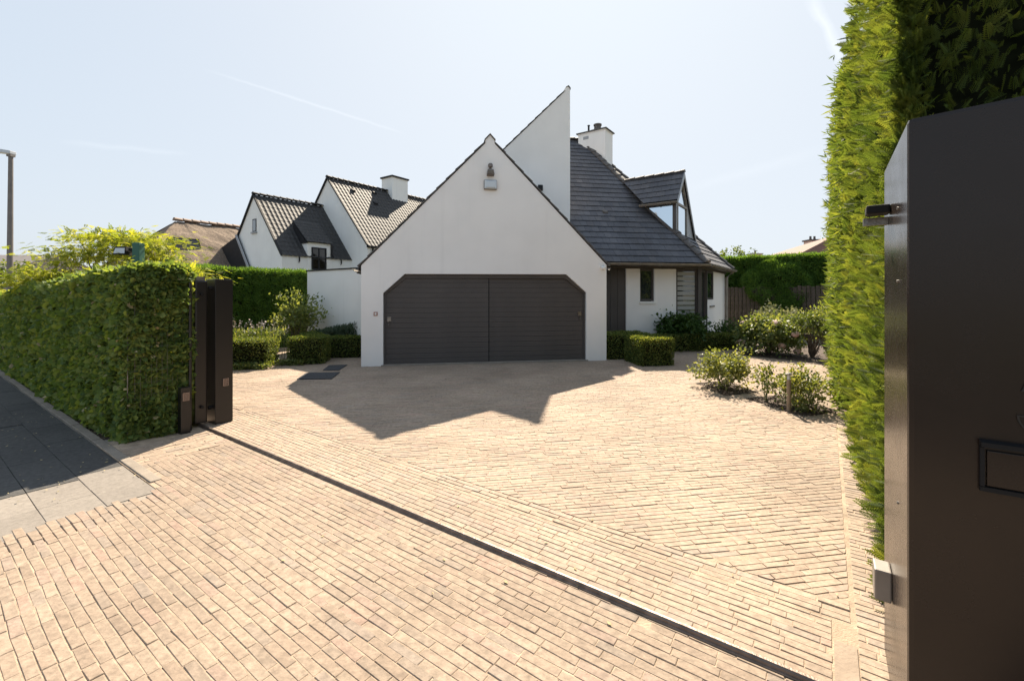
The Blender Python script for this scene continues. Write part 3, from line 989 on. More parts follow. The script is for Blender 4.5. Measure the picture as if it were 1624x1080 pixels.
Vc = -r_dir * cosp + Vector((0, 0, sinp))
W_C = N_EE - N_EC
tile_facet(facetC, Oc, n_dir, Vc, [(0, 0), (W_C, 0), (W_C / 2, LT)], expo=0.29, tw=0.235)
Pe = sw(S_E, N_EE, EAVE_Z)
ae, be = w2h(Pe)
facetR = mk('roof_side', [Pe - Vector((0, 0, .02)), hw(ae, be + 9, EAVE_Z - .02), hw(hip_a, be + 9, Z_TOP - .02), peak - Vector((0, 0, .02))], [(0, 1, 2, 3)], 'slate', house)
Vr3 = -e1 * cosp + Vector((0, 0, sinp))
tile_facet(facetR, Pe, e2, Vr3, [(0, 0), (9, 0), (9, LT), (hip_b - be, LT)], keep=False, expo=0.29, name='side_roof_tile')
mk('roof_back', [hw(3.6, hip_b, Z_TOP - .02), peak - Vector((0, 0, .02)), hw(hip_a, be + 9, Z_TOP - .02), hw(3.6, be + 9, EAVE_Z)], [(0, 1, 2, 3)], 'slate', house)
wv = Vector((0, 0, 0.055))
cap_row(house, Oc + wv, peak + wv, r=0.12, step=0.37, name='hip_tile')
cap_row(house, Pe + wv, peak + wv, r=0.12, step=0.37, name='hip_tile')
cap_row(house, peak + wv, hw(4.3, hip_b, Z_TOP + .05), r=0.12, step=0.37, name='ridge_tile')

# walls below the eaves
WB = 13.0


def hpan(name, a0, a1, z0, z1, mat, b0=WB, th=0.2, parent=house, bevel=0):
    return MB().box(hw, a0, a1, b0, b0 + th, z0, z1).make(name, mat, parent, bevel=bevel)


hpan('front_wall', 5.80, 6.26, 0, 2.56, 'white')
hpan('front_wall', 6.26, 6.74, 0, 1.40, 'white')
hpan('front_wall', 6.74, 7.48, 0, 2.56, 'white')
hpan('fascia_beam', 4.32, 8.36, 2.50, 2.64, 'board', b0=WB - 0.03, th=0.2)
ed = hpan('entrance_door', 4.32, 5.80, 0, 2.50, 'board', b0=WB + 0.06, th=0.06)
for i in range(6):
    MB().box(hw, 4.34 + i * 0.24, 4.34 + i * 0.24 + 0.232, WB + 0.035, WB + 0.062, 0.02, 2.48).make('board', 'board', ed, bevel=0.003)


def window_h(a0, a1, z0, z1, b0, parent=house, fw=0.055, obscure=False):
    f = MB()
    for (x0, x1, y0, y1) in ((a0, a0 + fw, z0, z1), (a1 - fw, a1, z0, z1), (a0 + fw, a1 - fw, z0, z0 + fw), (a0 + fw, a1 - fw, z1 - fw, z1)):
        f.box(hw, x0, x1, b0, b0 + 0.06, y0, y1)
    w = f.make('window', 'board', parent)
    MB().box(hw, a0 + fw - .004, a1 - fw + .004, b0 + 0.03, b0 + 0.04, z0 + fw - .004, z1 - fw + .004).make('pane', 'glass', w)
    return w


window_h(6.262, 6.738, 1.50, 2.495, WB + 0.06)
MB().box(hw, 6.24, 6.77, WB - 0.035, WB + 0.19, 1.40, 1.48).make('window_sill', 'white_trim', house, bevel=0.006)
# corner glazing with a half-closed blind
cw = window_h(7.50, 8.24, 0.15, 2.49, WB + 0.05)
for i in range(10):
    z = 0.9 + i * 0.155
    V = [hw(7.57, WB + 0.076, z), hw(8.17, WB + 0.076, z), hw(8.17, WB + 0.071, z + 0.118), hw(7.57, WB + 0.071, z + 0.118)]
    MB().prism(V, [v + e2 * 0.003 for v in V]).make('blind_slat', 'blind', cw)
MB().box(hw, 8.235, 8.36, WB - 0.02, WB + 0.12, 0, 2.56).make('corner_post', 'board', house)
hpan('black_backing', 4.3, 8.2, 0, 2.6, 'black', b0=WB + 0.3, th=0.1)
# 45-degree wall
S_W = (8.36 - WB) * math.sqrt(.5)
N_W = (8.36 + WB) * math.sqrt(.5)


def span(name, n0, n1, z0, z1, mat, d0=-0.2, d1=0.0, parent=house, bevel=0):
    return MB().box(sw, S_W + d0, S_W + d1, n0, n1, z0, z1).make(name, mat, parent, bevel=bevel)


span('corner_wall', N_W + 0.02, N_W + 0.66, 0, 0.85, 'white')
span('corner_wall', N_W + 1.86, N_W + 3.9, 0, 2.56, 'white')
span('corner_wall', N_W + 0.78, N_W + 1.86, 0, 1.52, 'white')
span('fascia_beam', N_W, N_W + 4.1, 2.50, 2.64, 'board', -0.2, 0.03)


def window_s(n0, n1, z0, z1, s1, parent=house, fw=0.06, name='window', mat='board'):
    f = MB()
    for (x0, x1, y0, y1) in ((n0, n0 + fw, z0, z1), (n1 - fw, n1, z0, z1), (n0 + fw, n1 - fw, z0, z0 + fw), (n0 + fw, n1 - fw, z1 - fw, z1)):
        f.box(sw, s1 - 0.06, s1, x0, x1, y0, y1)
    w = f.make(name, mat, parent)
    MB().box(sw, s1 - 0.04, s1 - 0.03, n0 + fw - .004, n1 - fw + .004, z0 + fw - .004, z1 - fw + .004).make('pane', 'glass', w)
    return w


window_s(N_W + 0.06, N_W + 0.66, 0.86, 2.49, S_W - 0.02)
window_s(N_W + 0.80, N_W + 1.84, 1.53, 2.49, S_W - 0.01)
span('wall_post', N_W + 0.66, N_W + 0.78, 0, 2.5, 'board', -0.15, 0.02)
span('wall_letter_slot', N_W + 1.2, N_W + 1.9, 1.26, 1.31, 'zinc', 0.001, 0.04)
span('black_backing', N_W + 0.2, N_W + 1.9, 0, 2.6, 'black', -0.7, -0.6)
MB().box(hw, ae - 0.7, ae - 0.45, be + 0.2, be + 8, 0, 2.6).make('side_wall', 'white', house)
# gutters: half-round trough with brackets
def gutter(p0, p1, outward, nb):
    p0, p1 = Vector(p0), Vector(p1)
    V, F = [], []
    K = 8
    for p in (p0, p1):
        for rr in (0.075, 0.066):
            for j in range(K + 1):
                an = PI + PI * j / K
                V.append(p + outward * (math.cos(an) * rr + 0.075) + Vector((0, 0, math.sin(an) * rr)))
    m = K + 1
    for j in range(K):
        F.append((j, j + 1, 2 * m + j + 1, 2 * m + j))
        F.append((m + j + 1, m + j, 3 * m + j, 3 * m + j + 1))
    F.append((0, 2 * m, 3 * m, m))
    F.append((m - 1, 2 * m - 1, 4 * m - 1, 3 * m - 1))
    g = mk('gutter', V, F, 'zinc', house)
    for i in range(nb):
        t = (i + 0.5) / nb
        c = p0.lerp(p1, t)
        dr = (p1 - p0).normalized()
        B = MB()
        pts = [c + outward * (math.cos(PI + PI * j / 8) * 0.084 + 0.075) + Vector((0, 0, math.sin(PI + PI * j / 8) * 0.084)) for j in range(9)]
        B.tube(pts, 0.011, seg=5)
        B.make('gutter_bracket', 'zinc', g)
    return g


gutter(hw(4.32, B_E - 0.02, EAVE_Z - 0.01), hw(A_EC + 0.03, B_E - 0.02, EAVE_Z - 0.01), -e2, 6)
gutter(sw(S_E + 0.02, N_EC - 0.03, EAVE_Z - 0.01), sw(S_E + 0.02, N_EE + 0.02, EAVE_Z - 0.01), r_dir, 6)
MB().box(hw, 4.32, A_EC, B_E - 0.02, WB, 2.57, 2.60).make('soffit', 'board', house)
MB().prism([sw(S_E, N_EC, 2.57), sw(S_E, N_EE, 2.57), sw(S_W, N_EE, 2.57), sw(S_W, N_W, 2.57)], [sw(S_E, N_EC, 2.60), sw(S_E, N_EE, 2.60), sw(S_W, N_EE, 2.60), sw(S_W, N_W, 2.60)]).make('soffit', 'board', house)
MB().tube([sw(S_E + 0.05, N_EE - 0.3, 2.55), sw(S_W + 0.12, N_EE - 0.45, 2.35), sw(S_W + 0.12, N_EE - 0.45, 0)], 0.05, 10).make('downpipe', 'zinc', house)
# short gutter ends beside the garage gable
gutter(hw(-1.80, FB + 0.05, 2.30), hw(-1.80, 16, 2.30), -e1, 3)
gutter(hw(4.33, FB + 0.12, 2.40), hw(4.33, B_E, 2.40), e1, 2)

# chimney
CN0, CN1, CS0, CS1 = 16.66, 17.40, -8.45, -7.25
chim = MB().box(sw, CS0, CS1, CN0, CN1, 6.0, 8.30).make('chimney', 'white', house)
MB().box(sw, CS0 - 0.02, CS1 + 0.02, CN0 - 0.02, CN1 + 0.02, 8.301, 8.345).make('chimney_cap', 'white_trim', chim)
MB().box(sw, CS0 - 0.07, CS1 + 0.07, CN0 - 0.07, CN1 + 0.07, 8.346, 8.385).make('chimney_slab', 'ridge', chim)
MB().box(sw, -7.95, -7.55, CN0 + 0.12, CN1 - 0.12, 8.386, 8.47).make('pot_base', 'ridge', chim)
MB().lathe(sw(-7.75, (CN0 + CN1) / 2, 8.471), [(0.19, 0), (0.15, 0.06), (0.14, 0.2), (0.17, 0.21), (0.17, 0.26), (0.10, 0.26)], 16).make('chimney_pot', 'ridge', chim, )
MB().lathe(sw(-8.12, CN0 + 0.3, 8.386), [(0.10, 0), (0.10, 0.10), (0.04, 0.12), (0.04, 0.34), (0.055, 0.34), (0.055, 0.37)], 12).make('vent_pipe', 'slate', chim)
MB().box(sw, -8.22, -7.98, CN0 - 0.012, CN0 - 0.001, 8.08, 8.2).make('vent_grille', 'grey_panel', chim)

# dormer on the 45-degree facet
DS = -4.06
dorm = thing_parent = None
zr, zl = 5.87, 4.85
DA = 15.82           # ridge position along n
DL, DR = 15.04, 17.44
roof_z = lambda s: EAVE_Z + (S_E - s) * TANP
s_at = lambda z: S_E - (z - EAVE_Z) / TANP
tn = (zr - zl) / (DA - DL)
zR = zr - (DR - DA) * tn
# front face (grey panel) with a tall pointed window
fpoly = [(DL + 0.10, 3.60), (DR - 0.05, 3.55), (DR - .02, zR + 0.02), (DA, zr - 0.02), (DL + .02, zl - 0.02), (DL + 0.02, 3.6)]
wx0, wx1 = 15.22, 16.42
wpoly = [(wx0, 3.70), (wx1, 3.70), (wx1, zr - (wx1 - DA) * tn - 0.22), (DA, zr - 0.22), (wx0, zr - (DA - wx0) * tn - 0.22)]
fr = MB()
strip = [[(DL + .02, 3.58), (wx0, 3.58), (wx0, wpoly[4][1]), (DL + .02, zl - .02)],
         [(wx1, 3.58), (DR - .02, 3.55), (DR - .02, zR + .02), (wx1, zr - (wx1 - DA) * tn - .02)],
         [(wx0, wpoly[4][1]), (DA, wpoly[3][1]), (DA, zr - .02), (DL + .02, zl - .02)],
         [(DA, wpoly[3][1]), (wx1, wpoly[2][1]), (wx1, zr - (wx1 - DA) * tn - .02), (DA, zr - .02)],
         [(wx0, 3.58), (wx1, 3.58), (wx1, 3.70), (wx0, 3.70)]]
for st in strip:
    fr.prism([sw(DS, n_, z) for n_, z in st], [sw(DS - 0.08, n_, z) for n_, z in st])
dormer = fr.make('dormer', 'grey_panel', house)
dw = MB()
cx_, cz_ = 15.82, 4.5
for i in range(5):
    p0, p1 = wpoly[i], wpoly[(i + 1) % 5]
    ins = lambda p: (p[0] + (cx_ - p[0]) * 0.10, p[1] + (cz_ - p[1]) * 0.05)
    st = [p0, p1, ins(p1), ins(p0)]
    dw.prism([sw(DS + 0.02, n_, z) for n_, z in st], [sw(DS - 0.05, n_, z) for n_, z in st])
dw.box(sw, DS - 0.05, DS + 0.022, wx0 + 0.05, wx1 - 0.05, 4.70, 4.77)
dwin = dw.make('window', 'zinc', dormer)
MB().prism([sw(DS - 0.015, n_, z) for n_, z in wpoly], [sw(DS - 0.025, n_, z) for n_, z in wpoly]).make('pane', 'sky_glass', dwin)
# side wall with a triangular pane
s4 = s_at(zl)
tri_o = [(DS, 3.60), (DS, zl), (s4 - 0.05, zl)]
tri_i = [(DS - 0.11, 3.86), (DS - 0.11, zl - 0.08), (-5.10, zl - 0.08)]
tw_ = MB()
for i in range(3):
    j = (i + 1) % 3
    st = [tri_o[i], tri_o[j], tri_i[j], tri_i[i]]
    tw_.prism([sw(s_, DL, z) for s_, z in st], [sw(s_, DL + 0.07, z) for s_, z in st])
side_w = tw_.make('side_window', 'board', dormer)
MB().prism([sw(s_, DL + 0.03, z) for s_, z in tri_i], [sw(s_, DL + 0.04, z) for s_, z in tri_i]).make('pane', 'sky_glass', side_w)
MB().prism([sw(s_, DL + 0.12, z) for s_, z in tri_o], [sw(s_, DL + 0.13, z) for s_, z in tri_o]).make('inner_panel', 'panel_glass', side_w)
# dormer roof slopes
sr = s_at(zr)
su = -r_dir
for (side_n, zt, nm) in ((DL - 0.06, zl - 0.06 * tn, 'dormer_roof'), (DR + 0.02, zR - 0.02 * tn, 'dormer_roof')):
    s_e = s_at(zt)
    P0, P1 = sw(DS + 0.06, side_n, zt), sw(DS + 0.06, DA, zr)
    P2, P3 = sw(sr, DA, zr), sw(s_e, side_n, zt)
    slp = mk(nm, [P0, P1, P2, P3], [(0, 1, 2, 3)], 'slate', dormer)
    vv = (P1 - P0); l_ = vv.length; vv.normalize()
    tile_facet(slp, P0 + Vector((0, 0, 0.015)), su, vv, [(0, 0), (DS + 0.06 - s_e, 0), (DS + 0.06 - sr, l_), (0, l_)], expo=0.26, tw=0.30, keep=(side_n < DA))
for (na, za, nb_, zb) in ((DA, zr, DL - 0.07, zl - 0.07 * tn), (DA, zr, DR + 0.03, zR - 0.03 * tn)):
    st = [(na, za + 0.035), (nb_, zb + 0.035), (nb_, zb - 0.11), (na, za - 0.16)]
    MB().prism([sw(DS + 0.085, n_, z) for n_, z in st], [sw(DS + 0.061, n_, z) for n_, z in st]).make('barge_board', 'grey_panel', dormer)
cap_row(dormer, sw(DS + 0.07, DA, zr + 0.05), sw(sr + 0.1, DA, zr + 0.05), r=0.09, step=0.33)
gdn = gutter(sw(DS + 0.08, DL - 0.06, zl - 0.10), sw(s4 - 0.05, DL - 0.06, zl - 0.10), -n_dir, 3)
# roof vent hood on the front facet
pv = hw(5.55, 14.25, EAVE_Z + (14.25 - B_E) * TANP + 0.04)
MB().prism([pv, pv + e1 * 0.16, pv + e1 * 0.16 + Vf * 0.2, pv + Vf * 0.2], [pv + Vector((0, 0, .08)), pv + e1 * .16 + Vector((0, 0, .08)), pv + e1 * 0.13 + Vf * 0.2 + Vector((0, 0, .02)), pv + e1 * .03 + Vf * 0.2 + Vector((0, 0, .02))]).make('roof_vent', 'ridge', house)

# low white wing beside the garage, with its coping
wing = MB().box(sw, -13.30, -9.9, 7.62, 7.87, 0, 2.42).make('garden_wall', 'white')
tag(wing, 'plain low white wall joining the left side of the garage', 'wall')
MB().box(sw, -13.33, -9.9, 7.59, 7.90, 2.421, 2.455).make('coping', 'slate', wing)

# fittings on the gable
fl = thing('floodlight', 'small bronze floodlight with sensor high on the garage gable', 'floodlight', hw(1.29, FB, 4.75))
MB().lathe(hw(1.29, FB - 0.08, 4.80), [(0.02, 0), (0.055, 0.015), (0.06, 0.07), (0.045, 0.10), (0.01, 0.105)], 12).make('sensor', 'lamp_pole', fl)
MB().box(hw, 1.26, 1.32, FB - 0.08, FB, 4.70, 4.80).make('arm', 'lamp_pole', fl)
MB().prism([hw(1.20, FB - 0.16, 4.63), hw(1.38, FB - 0.16, 4.63), hw(1.38, FB - 0.03, 4.60), hw(1.20, FB - 0.03, 4.60)],
           [hw(1.22, FB - 0.14, 4.745), hw(1.36, FB - 0.14, 4.745), hw(1.36, FB - 0.03, 4.745), hw(1.22, FB - 0.03, 4.745)]).make('housing', 'lamp_pole', fl)
MB().prism([hw(1.215, FB - 0.166, 4.645), hw(1.365, FB - 0.166, 4.645), hw(1.355, FB - 0.149, 4.72), hw(1.225, FB - 0.149, 4.72)],
           [hw(1.215, FB - 0.158, 4.645), hw(1.365, FB - 0.158, 4.645), hw(1.355, FB - 0.142, 4.72), hw(1.225, FB - 0.142, 4.72)]).make('lens', 'flood_lens', fl)
lb = thing('alarm_box', 'flat pale blue square alarm box below the floodlight on the gable', 'alarm box', hw(1.295, FB, 4.28))
MB().box(hw, 1.135, 1.455, FB - 0.07, FB, 4.275, 4.505).make('housing', 'lamp_pole', lb, bevel=0.01)
MB().prism([hw(1.145, FB - 0.071, 4.285), hw(1.445, FB - 0.071, 4.285), hw(1.445, FB - 0.071, 4.495), hw(1.145, FB - 0.071, 4.495)],
           [hw(1.19, FB - 0.10, 4.32), hw(1.40, FB - 0.10, 4.32), hw(1.40, FB - 0.10, 4.46), hw(1.19, FB - 0.10, 4.46)][::1]).make('cover', 'panel_glass', lb)
bl = thing('doorbell', 'small reddish doorbell plate on the pier left of the garage door', 'doorbell', hw(-1.43, FB, 1.2))
MB().box(hw, -1.475, -1.385, FB - 0.02, FB, 1.195, 1.285).make('plate', 'bell', bl, bevel=0.004)
MB().box(hw, -1.452, -1.408, FB - 0.026, FB - 0.021, 1.215, 1.265).make('button', 'white_trim', bl)
cmr = thing('security_camera', 'small white camera under the right eave of the garage gable', 'camera', hw(4.18, FB, 2.36))
MB().lathe(hw(4.20, FB - 0.07, 2.33), [(0.02, 0), (0.055, 0.02), (0.06, 0.06), (0.04, 0.09)], 12).make('dome', 'white_trim', cmr)
MB().box(hw, 4.13, 4.19, FB - 0.05, FB, 2.38, 2.46).make('bracket', 'white_trim', cmr)

# ------------------------------------------------------------------ gate hardware
mat_g = 'dark_metal'
tp = thing('gate_post', 'tall dark bronze gate post with a small square reflector at the driveway edge', 'gate post', sw(-6.62, 2.58, 0))
MB().box(sw, -6.80, -6.50, 2.47, 2.68, 0.004, 1.90).make('post', mat_g, tp, bevel=0.006)
MB().box(sw, -6.499, -6.490, 2.565, 2.615, 0.50, 0.58).make('reflector', 'reflector', tp)
rm = MB()
for x0, x1, z0, z1 in ((2.555, 2.565, .49, .59), (2.615, 2.625, .49, .59), (2.565, 2.615, .49, .50), (2.565, 2.615, .58, .59)):
    rm.box(sw, -6.499, -6.486, x0, x1, z0, z1)
rm.make('reflector_frame', 'reflector_rim', tp)
for z in (0.22, 1.78):
    MB().tube([sw(-6.6, 2.47, z), sw(-6.6, 2.425, z)], 0.025, 10).make('guide_roller', 'black', tp)
sp = thing('stop_post', 'short bronze stop post with square reflector in front of the open gate', 'stop post', sw(-6.42, 2.12, 0))
MB().box(sw, -6.50, -6.40, 2.06, 2.16, -0.01, 0.56).make('post', mat_g, sp, bevel=0.004)
MB().box(sw, -6.399, -6.39, 2.085, 2.135, 0.41, 0.49).make('reflector', 'reflector', sp)
rm = MB()
for x0, x1, z0, z1 in ((2.075, 2.085, .40, .50), (2.135, 2.145, .40, .50), (2.085, 2.135, .40, .41), (2.085, 2.135, .49, .50)):
    rm.box(sw, -6.399, -6.386, x0, x1, z0, z1)
rm.make('reflector_frame', 'reflector_rim', sp)
gt = thing('sliding_gate', 'dark slatted sliding gate slid open behind the left hedge', 'gate', sw(-9.6, RAIL_N, 0))
MB().box(sw, -6.70, -6.58, 2.27, 2.41, 0.035, 1.88).make('end_post', mat_g, gt, bevel=0.02)
MB().box(sw, -12.6, -6.70, 2.31, 2.37, 0.06, 0.16).make('bottom_rail', mat_g, gt)
MB().box(sw, -12.6, -6.70, 2.31, 2.37, 1.76, 1.86).make('top_rail', mat_g, gt)
for i in range(48):
    x = -6.78 - i * 0.12
    MB().box(sw, x - 0.05, x, 2.325, 2.355, 0.16, 1.76).make('slat', mat_g, gt)
for z in (0.25, 1.70):
    MB().tube([sw(-6.60, 2.34, z), sw(-6.545, 2.34, z)], 0.02, 10).make('buffer', 'black', gt)
MB().box(sw, -6.68, -6.60, 2.29, 2.39, 1.88, 1.93).make('gate_guide', 'steel', gt)

pil = thing('mailbox_pillar', 'big dark bronze metal gate pillar with letter slot at the right edge', 'gate pillar', sw(0.66, 2.38, 0))
MB().prism([sw(0.223, 2.0, 0.002), sw(1.15, 2.0, 0.002), sw(1.15, 2.765, 0.002), sw(0.223, 2.765, 0.002)],
           [sw(0.223, 2.0, 2.295), sw(1.15, 2.0, 2.34), sw(1.15, 2.765, 2.34), sw(0.223, 2.765, 2.295)]).make('body', 'pillar', pil, bevel=0.016)
# letter slot: recessed flap under a hood
slot = MB()
slot.prism([sw(0.392, 2.0 - 0.001, 1.245), sw(0.80, 1.999, 1.245), sw(0.80, 1.999, 1.222), sw(0.392, 1.999, 1.222)],
           [sw(0.392, 1.972, 1.240), sw(0.80, 1.972, 1.240), sw(0.80, 1.972, 1.226), sw(0.392, 1.972, 1.226)])
slot.box(sw, 0.392, 0.402, 1.985, 1.999, 1.10, 1.222)
slot.box(sw, 0.392, 0.80, 1.985, 1.999, 1.085, 1.098)
slot.make('letter_slot', 'black', pil)
MB().box(sw, 0.408, 0.80, 1.990, 1.999, 1.102, 1.212).make('slot_flap', 'pillar', pil, bevel=0.002)
# part of the house sign: bold stroke and an outlined half round
sign = MB()
c = (0.530, 1.332)
for i in range(14):
    a0, a1 = PI + PI * i / 14, PI + PI * (i + 1) / 14
    pts = [(c[0] + 0.058 * math.cos(a0), c[1] + 0.058 * math.sin(a0)), (c[0] + 0.058 * math.cos(a1), c[1] + 0.058 * math.sin(a1)),
           (c[0] + 0.053 * math.cos(a1), c[1] + 0.053 * math.sin(a1)), (c[0] + 0.053 * math.cos(a0), c[1] + 0.053 * math.sin(a0))]
    sign.prism([sw(x, 1.999, z) for x, z in pts], [sw(x, 1.996, z) for x, z in pts])
sign.box(sw, c[0] - 0.053, c[0] + 0.053, 1.996, 1.999, c[1] - 0.0045, c[1])
sign.make('sign_outline', 'ink', pil)
pts = [(0.481, 1.405), (0.50, 1.405), (0.53, 1.49), (0.512, 1.49)]
MB().prism([sw(x, 1.999, z) for x, z in pts], [sw(x, 1.995, z) for x, z in pts]).make('sign_stroke', 'ink', pil)
# gate catch and guide on the driveway side
MB().box(sw, 0.140, 0.222, 2.48, 2.57, 2.05, 2.088).make('gate_guide_block', 'black', pil, bevel=0.008)
MB().box(sw, 0.135, 0.222, 2.58, 2.61, 2.012, 2.046).make('gate_guide_bracket', 'steel', pil)
MB().box(sw, 0.165, 0.222, 2.44, 2.54, 0.40, 0.53).make('gate_stop', 'zinc', pil, bevel=0.006)
for zz in (0.9, 1.75, 2.03):
    MB().tube([sw(0.2225, 2.25, zz), sw(0.219, 2.25, zz)], 0.006, 8).make('rivet', 'steel', pil)

# ------------------------------------------------------------------ neighbouring houses
def pantiles(parent, O, U, Vd, ulen, vlen, tw=0.25, expo=0.33, amp=0.026, mat='pantile', umin=None):
    """S-profile pantile sheet; umin(v) may trim the left edge"""
    Wn = U.cross(Vd).normalized()
    if Wn.z < 0:
        Wn = -Wn
    prof = [(0.0, 0.15), (0.12, 0.75), (0.28, 1.0), (0.45, 0.72), (0.58, 0.2), (0.78, 0.0)]
    nu, nv = int(ulen / tw), int(math.ceil(vlen / expo))
    V, F = [], []
    for j in range(nv):
        v0, v1 = j * expo, min((j + 1) * expo + 0.02, vlen)
        k = len(V)
        cols = 0
        for i in range(nu + 1):
            for (t, h) in prof:
                u = (i + t) * ulen / nu if i < nu else ulen
                jz = 0.006 * math.sin(i * 12.9898 + j * 78.233)
                V.append(O + U * u + Vd * (v0 + jz) + Wn * (h * amp + 0.016))
                V.append(O + U * u + Vd * v1 + Wn * (h * amp + 0.004))
                cols += 1
                if i == nu:
                    break
        for c in range(cols - 1):
            F.append((k + 2 * c, k + 2 * c + 2, k + 2 * c + 3, k + 2 * c + 1))
        # butt edge
        kk = len(V)
        for c in range(cols):
            V.append(V[k + 2 * c] - Wn * 0.016)
        for c in range(cols - 1):
            F.append((kk + c, kk + c + 1, k + 2 * c + 2, k + 2 * c))
    return mk('roof_tiles', V, F, mat, parent, kind='stuff')


nh = thing('neighbour_house', 'white neighbour house with two steep gables and dark pantile roofs', 'house', sw(-23, 16, 0))
# lower wing
N1, SA, ZA, SE1, ZE1 = 11.33, -24.97, 7.0, -22.08, 3.70
SW1 = 2 * SA - SE1
g1 = [(SW1, 0), (SE1, 0), (SE1, ZE1), (SA, ZA), (SW1, ZE1)]
MB().prism([sw(s, N1, z) for s, z in g1], [sw(s, N1 + 3.95, z) for s, z in g1]).make('lower_wing_wall', 'white_n', nh)
v1 = (sw(SA, 0, ZA) - sw(SE1, 0, ZE1)).normalized()
l1 = (sw(SA, 0, ZA) - sw(SE1, 0, ZE1)).length
ov = 0.12
pantiles(nh, sw(SE1, N1 - 0.06, ZE1 + 0.02) - v1 * ov, n_dir, v1, 4.05, l1 + ov)
v1l = (sw(SA, 0, ZA) - sw(SW1, 0, ZE1)).normalized()
pantiles(nh, sw(SW1, N1 - 0.06, ZE1 + 0.02) - v1l * ov, n_dir, v1l, 4.05, l1 + ov)
cap_row(nh, sw(SA, N1 - 0.06, ZA + 0.09), sw(SA, N1 + 3.95, ZA + 0.09), r=0.12, step=0.36, mat='pantile')
for (sa, za, sb, zb, n0) in ((SA, ZA, SE1 + 0.06, ZE1 - 0.08, N1), (SA, ZA, SW1 - .06, ZE1 - .08, N1)):
    st = [(sa, za + 0.10), (sb, zb + 0.10), (sb, zb - 0.02), (sa, za - 0.03)]
    MB().prism([sw(s, n0 - 0.09, z) for s, z in st], [sw(s, n0 - 0.001, z) for s, z in st]).make('barge_board', 'slate', nh)
w_ = window_s(0, 1, 0, 1, 0, parent=nh) if False else None
wn1 = MB().box(sw, -25.12, -24.70, N1 - 0.02, N1 + 0.05, 5.03, 5.72).make('window', 'slate', nh)
MB().box(sw, -25.07, -24.75, N1 - 0.026, N1 - 0.021, 5.08, 5.67).make('pane', 'glass', wn1)
MB().box(sw, -25.2, -24.62, N1 - 0.08, N1 - 0.001, 4.95, 5.03).make('window_sill', 'grey_panel', nh)
# small wall dormer
D0, D1 = 12.64, 13.95
dz = 4.42
dwl = MB().box(sw, SE1 - 1.2, SE1 + 0.03, D0, D1, 2.8, dz).make('dormer', 'white_n', nh)
fw_ = MB()
for (x0, x1, z0, z1) in ((12.86, 12.93, 3.0, 4.18), (13.63, 13.70, 3.0, 4.18), (12.93, 13.63, 3.0, 3.07), (12.93, 13.63, 4.11, 4.18), (13.25, 13.30, 3.07, 4.11), (12.93, 13.63, 3.55, 3.60)):
    fw_.box(sw, SE1 + 0.031, SE1 + 0.07, x0, x1, z0, z1)
dwn = fw_.make('window', 'slate', dwl)
MB().box(sw, SE1 + 0.031, SE1 + 0.04, 12.93, 13.63, 3.07, 4.11).make('pane', 'sky_glass', dwn)
MB().box(sw, SE1 + 0.031, SE1 + 0.12, 12.8, 13.76, 2.93, 2.995).make('window_sill', 'grey_panel', dwl)
vd = (sw(-1.0, 0, 0.85)).normalized()
drf = mk('dormer_roof', [sw(SE1 + 0.15, D0 - 0.08, dz), sw(SE1 + 0.15, D1 + 0.08, dz), sw(SE1 - 1.35, D1 + 0.08, dz + 1.28), sw(SE1 - 1.35, D0 - 0.08, dz + 1.28)], [(0, 1, 2, 3)], 'slate', dwl)
pantiles(dwl, sw(SE1 + 0.15, D0 - 0.08, dz + 0.01), n_dir, vd, D1 - D0 + 0.16, 1.95, expo=0.28)
MB().prism([sw(SE1 + .1, D0 - 0.06, dz - 0.05), sw(SE1 - 1.35, D0 - .06, dz + 1.2), sw(SE1 - 1.0, D0 - 0.06, dz - .05)], [sw(SE1 + .1, D0 - 0.005, dz - 0.05), sw(SE1 - 1.35, D0 - .005, dz + 1.2), sw(SE1 - 1.0, D0 - 0.005, dz - .05)]).make('dormer_cheek', 'slate', dwl)
MB().tube([sw(SE1 + 0.10, D1 + 0.05, dz - 0.05), sw(SE1 + 0.10, D1 + 0.05, dz - 0.55), sw(SE1 + 0.14, D1 + 0.15, dz - 0.75)], 0.04, 8).make('downpipe', 'slate', nh)
for n_ in (12.2, 14.6):
    MB().tube([sw(SE1 + 0.06, n_, 3.62), sw(SE1 + 0.06, n_, 3.40), sw(SE1 + .01, n_, 3.34)], 0.035, 6).make('gutter_outlet', 'slate', nh)
# tall wing
N2, SA2, ZA2, SE2, ZE2 = 15.27, -24.4, 8.66, -20.59, 4.44
SW2 = 2 * SA2 - SE2
g2 = [(SW2, 0), (SE2, 0), (SE2, ZE2), (SA2, ZA2), (SW2, ZE2)]
MB().prism([sw(s, N2, z) for s, z in g2], [sw(s, N2 + 12, z) for s, z in g2]).make('tall_wing_wall', 'white_n', nh)
v2 = (sw(SA2, 0, ZA2) - sw(SE2, 0, ZE2)).normalized()
l2 = (sw(SA2, 0, ZA2) - sw(SE2, 0, ZE2)).length
pantiles(nh, sw(SE2, N2 - 0.06, ZE2 + 0.02) - v2 * ov, n_dir, v2, 12.0, l2 + ov)
v2l = (sw(SA2, 0, ZA2) - sw(SW2, 0, ZE2)).normalized()
pantiles(nh, sw(SW2, N2 - 0.06, ZE2 + 0.02) - v2l * ov, n_dir, v2l, 12.0, l2 + ov)
cap_row(nh, sw(SA2, N2 - 0.06, ZA2 + 0.09), sw(SA2, N2 + 12, ZA2 + 0.09), r=0.12, step=0.36, mat='pantile')
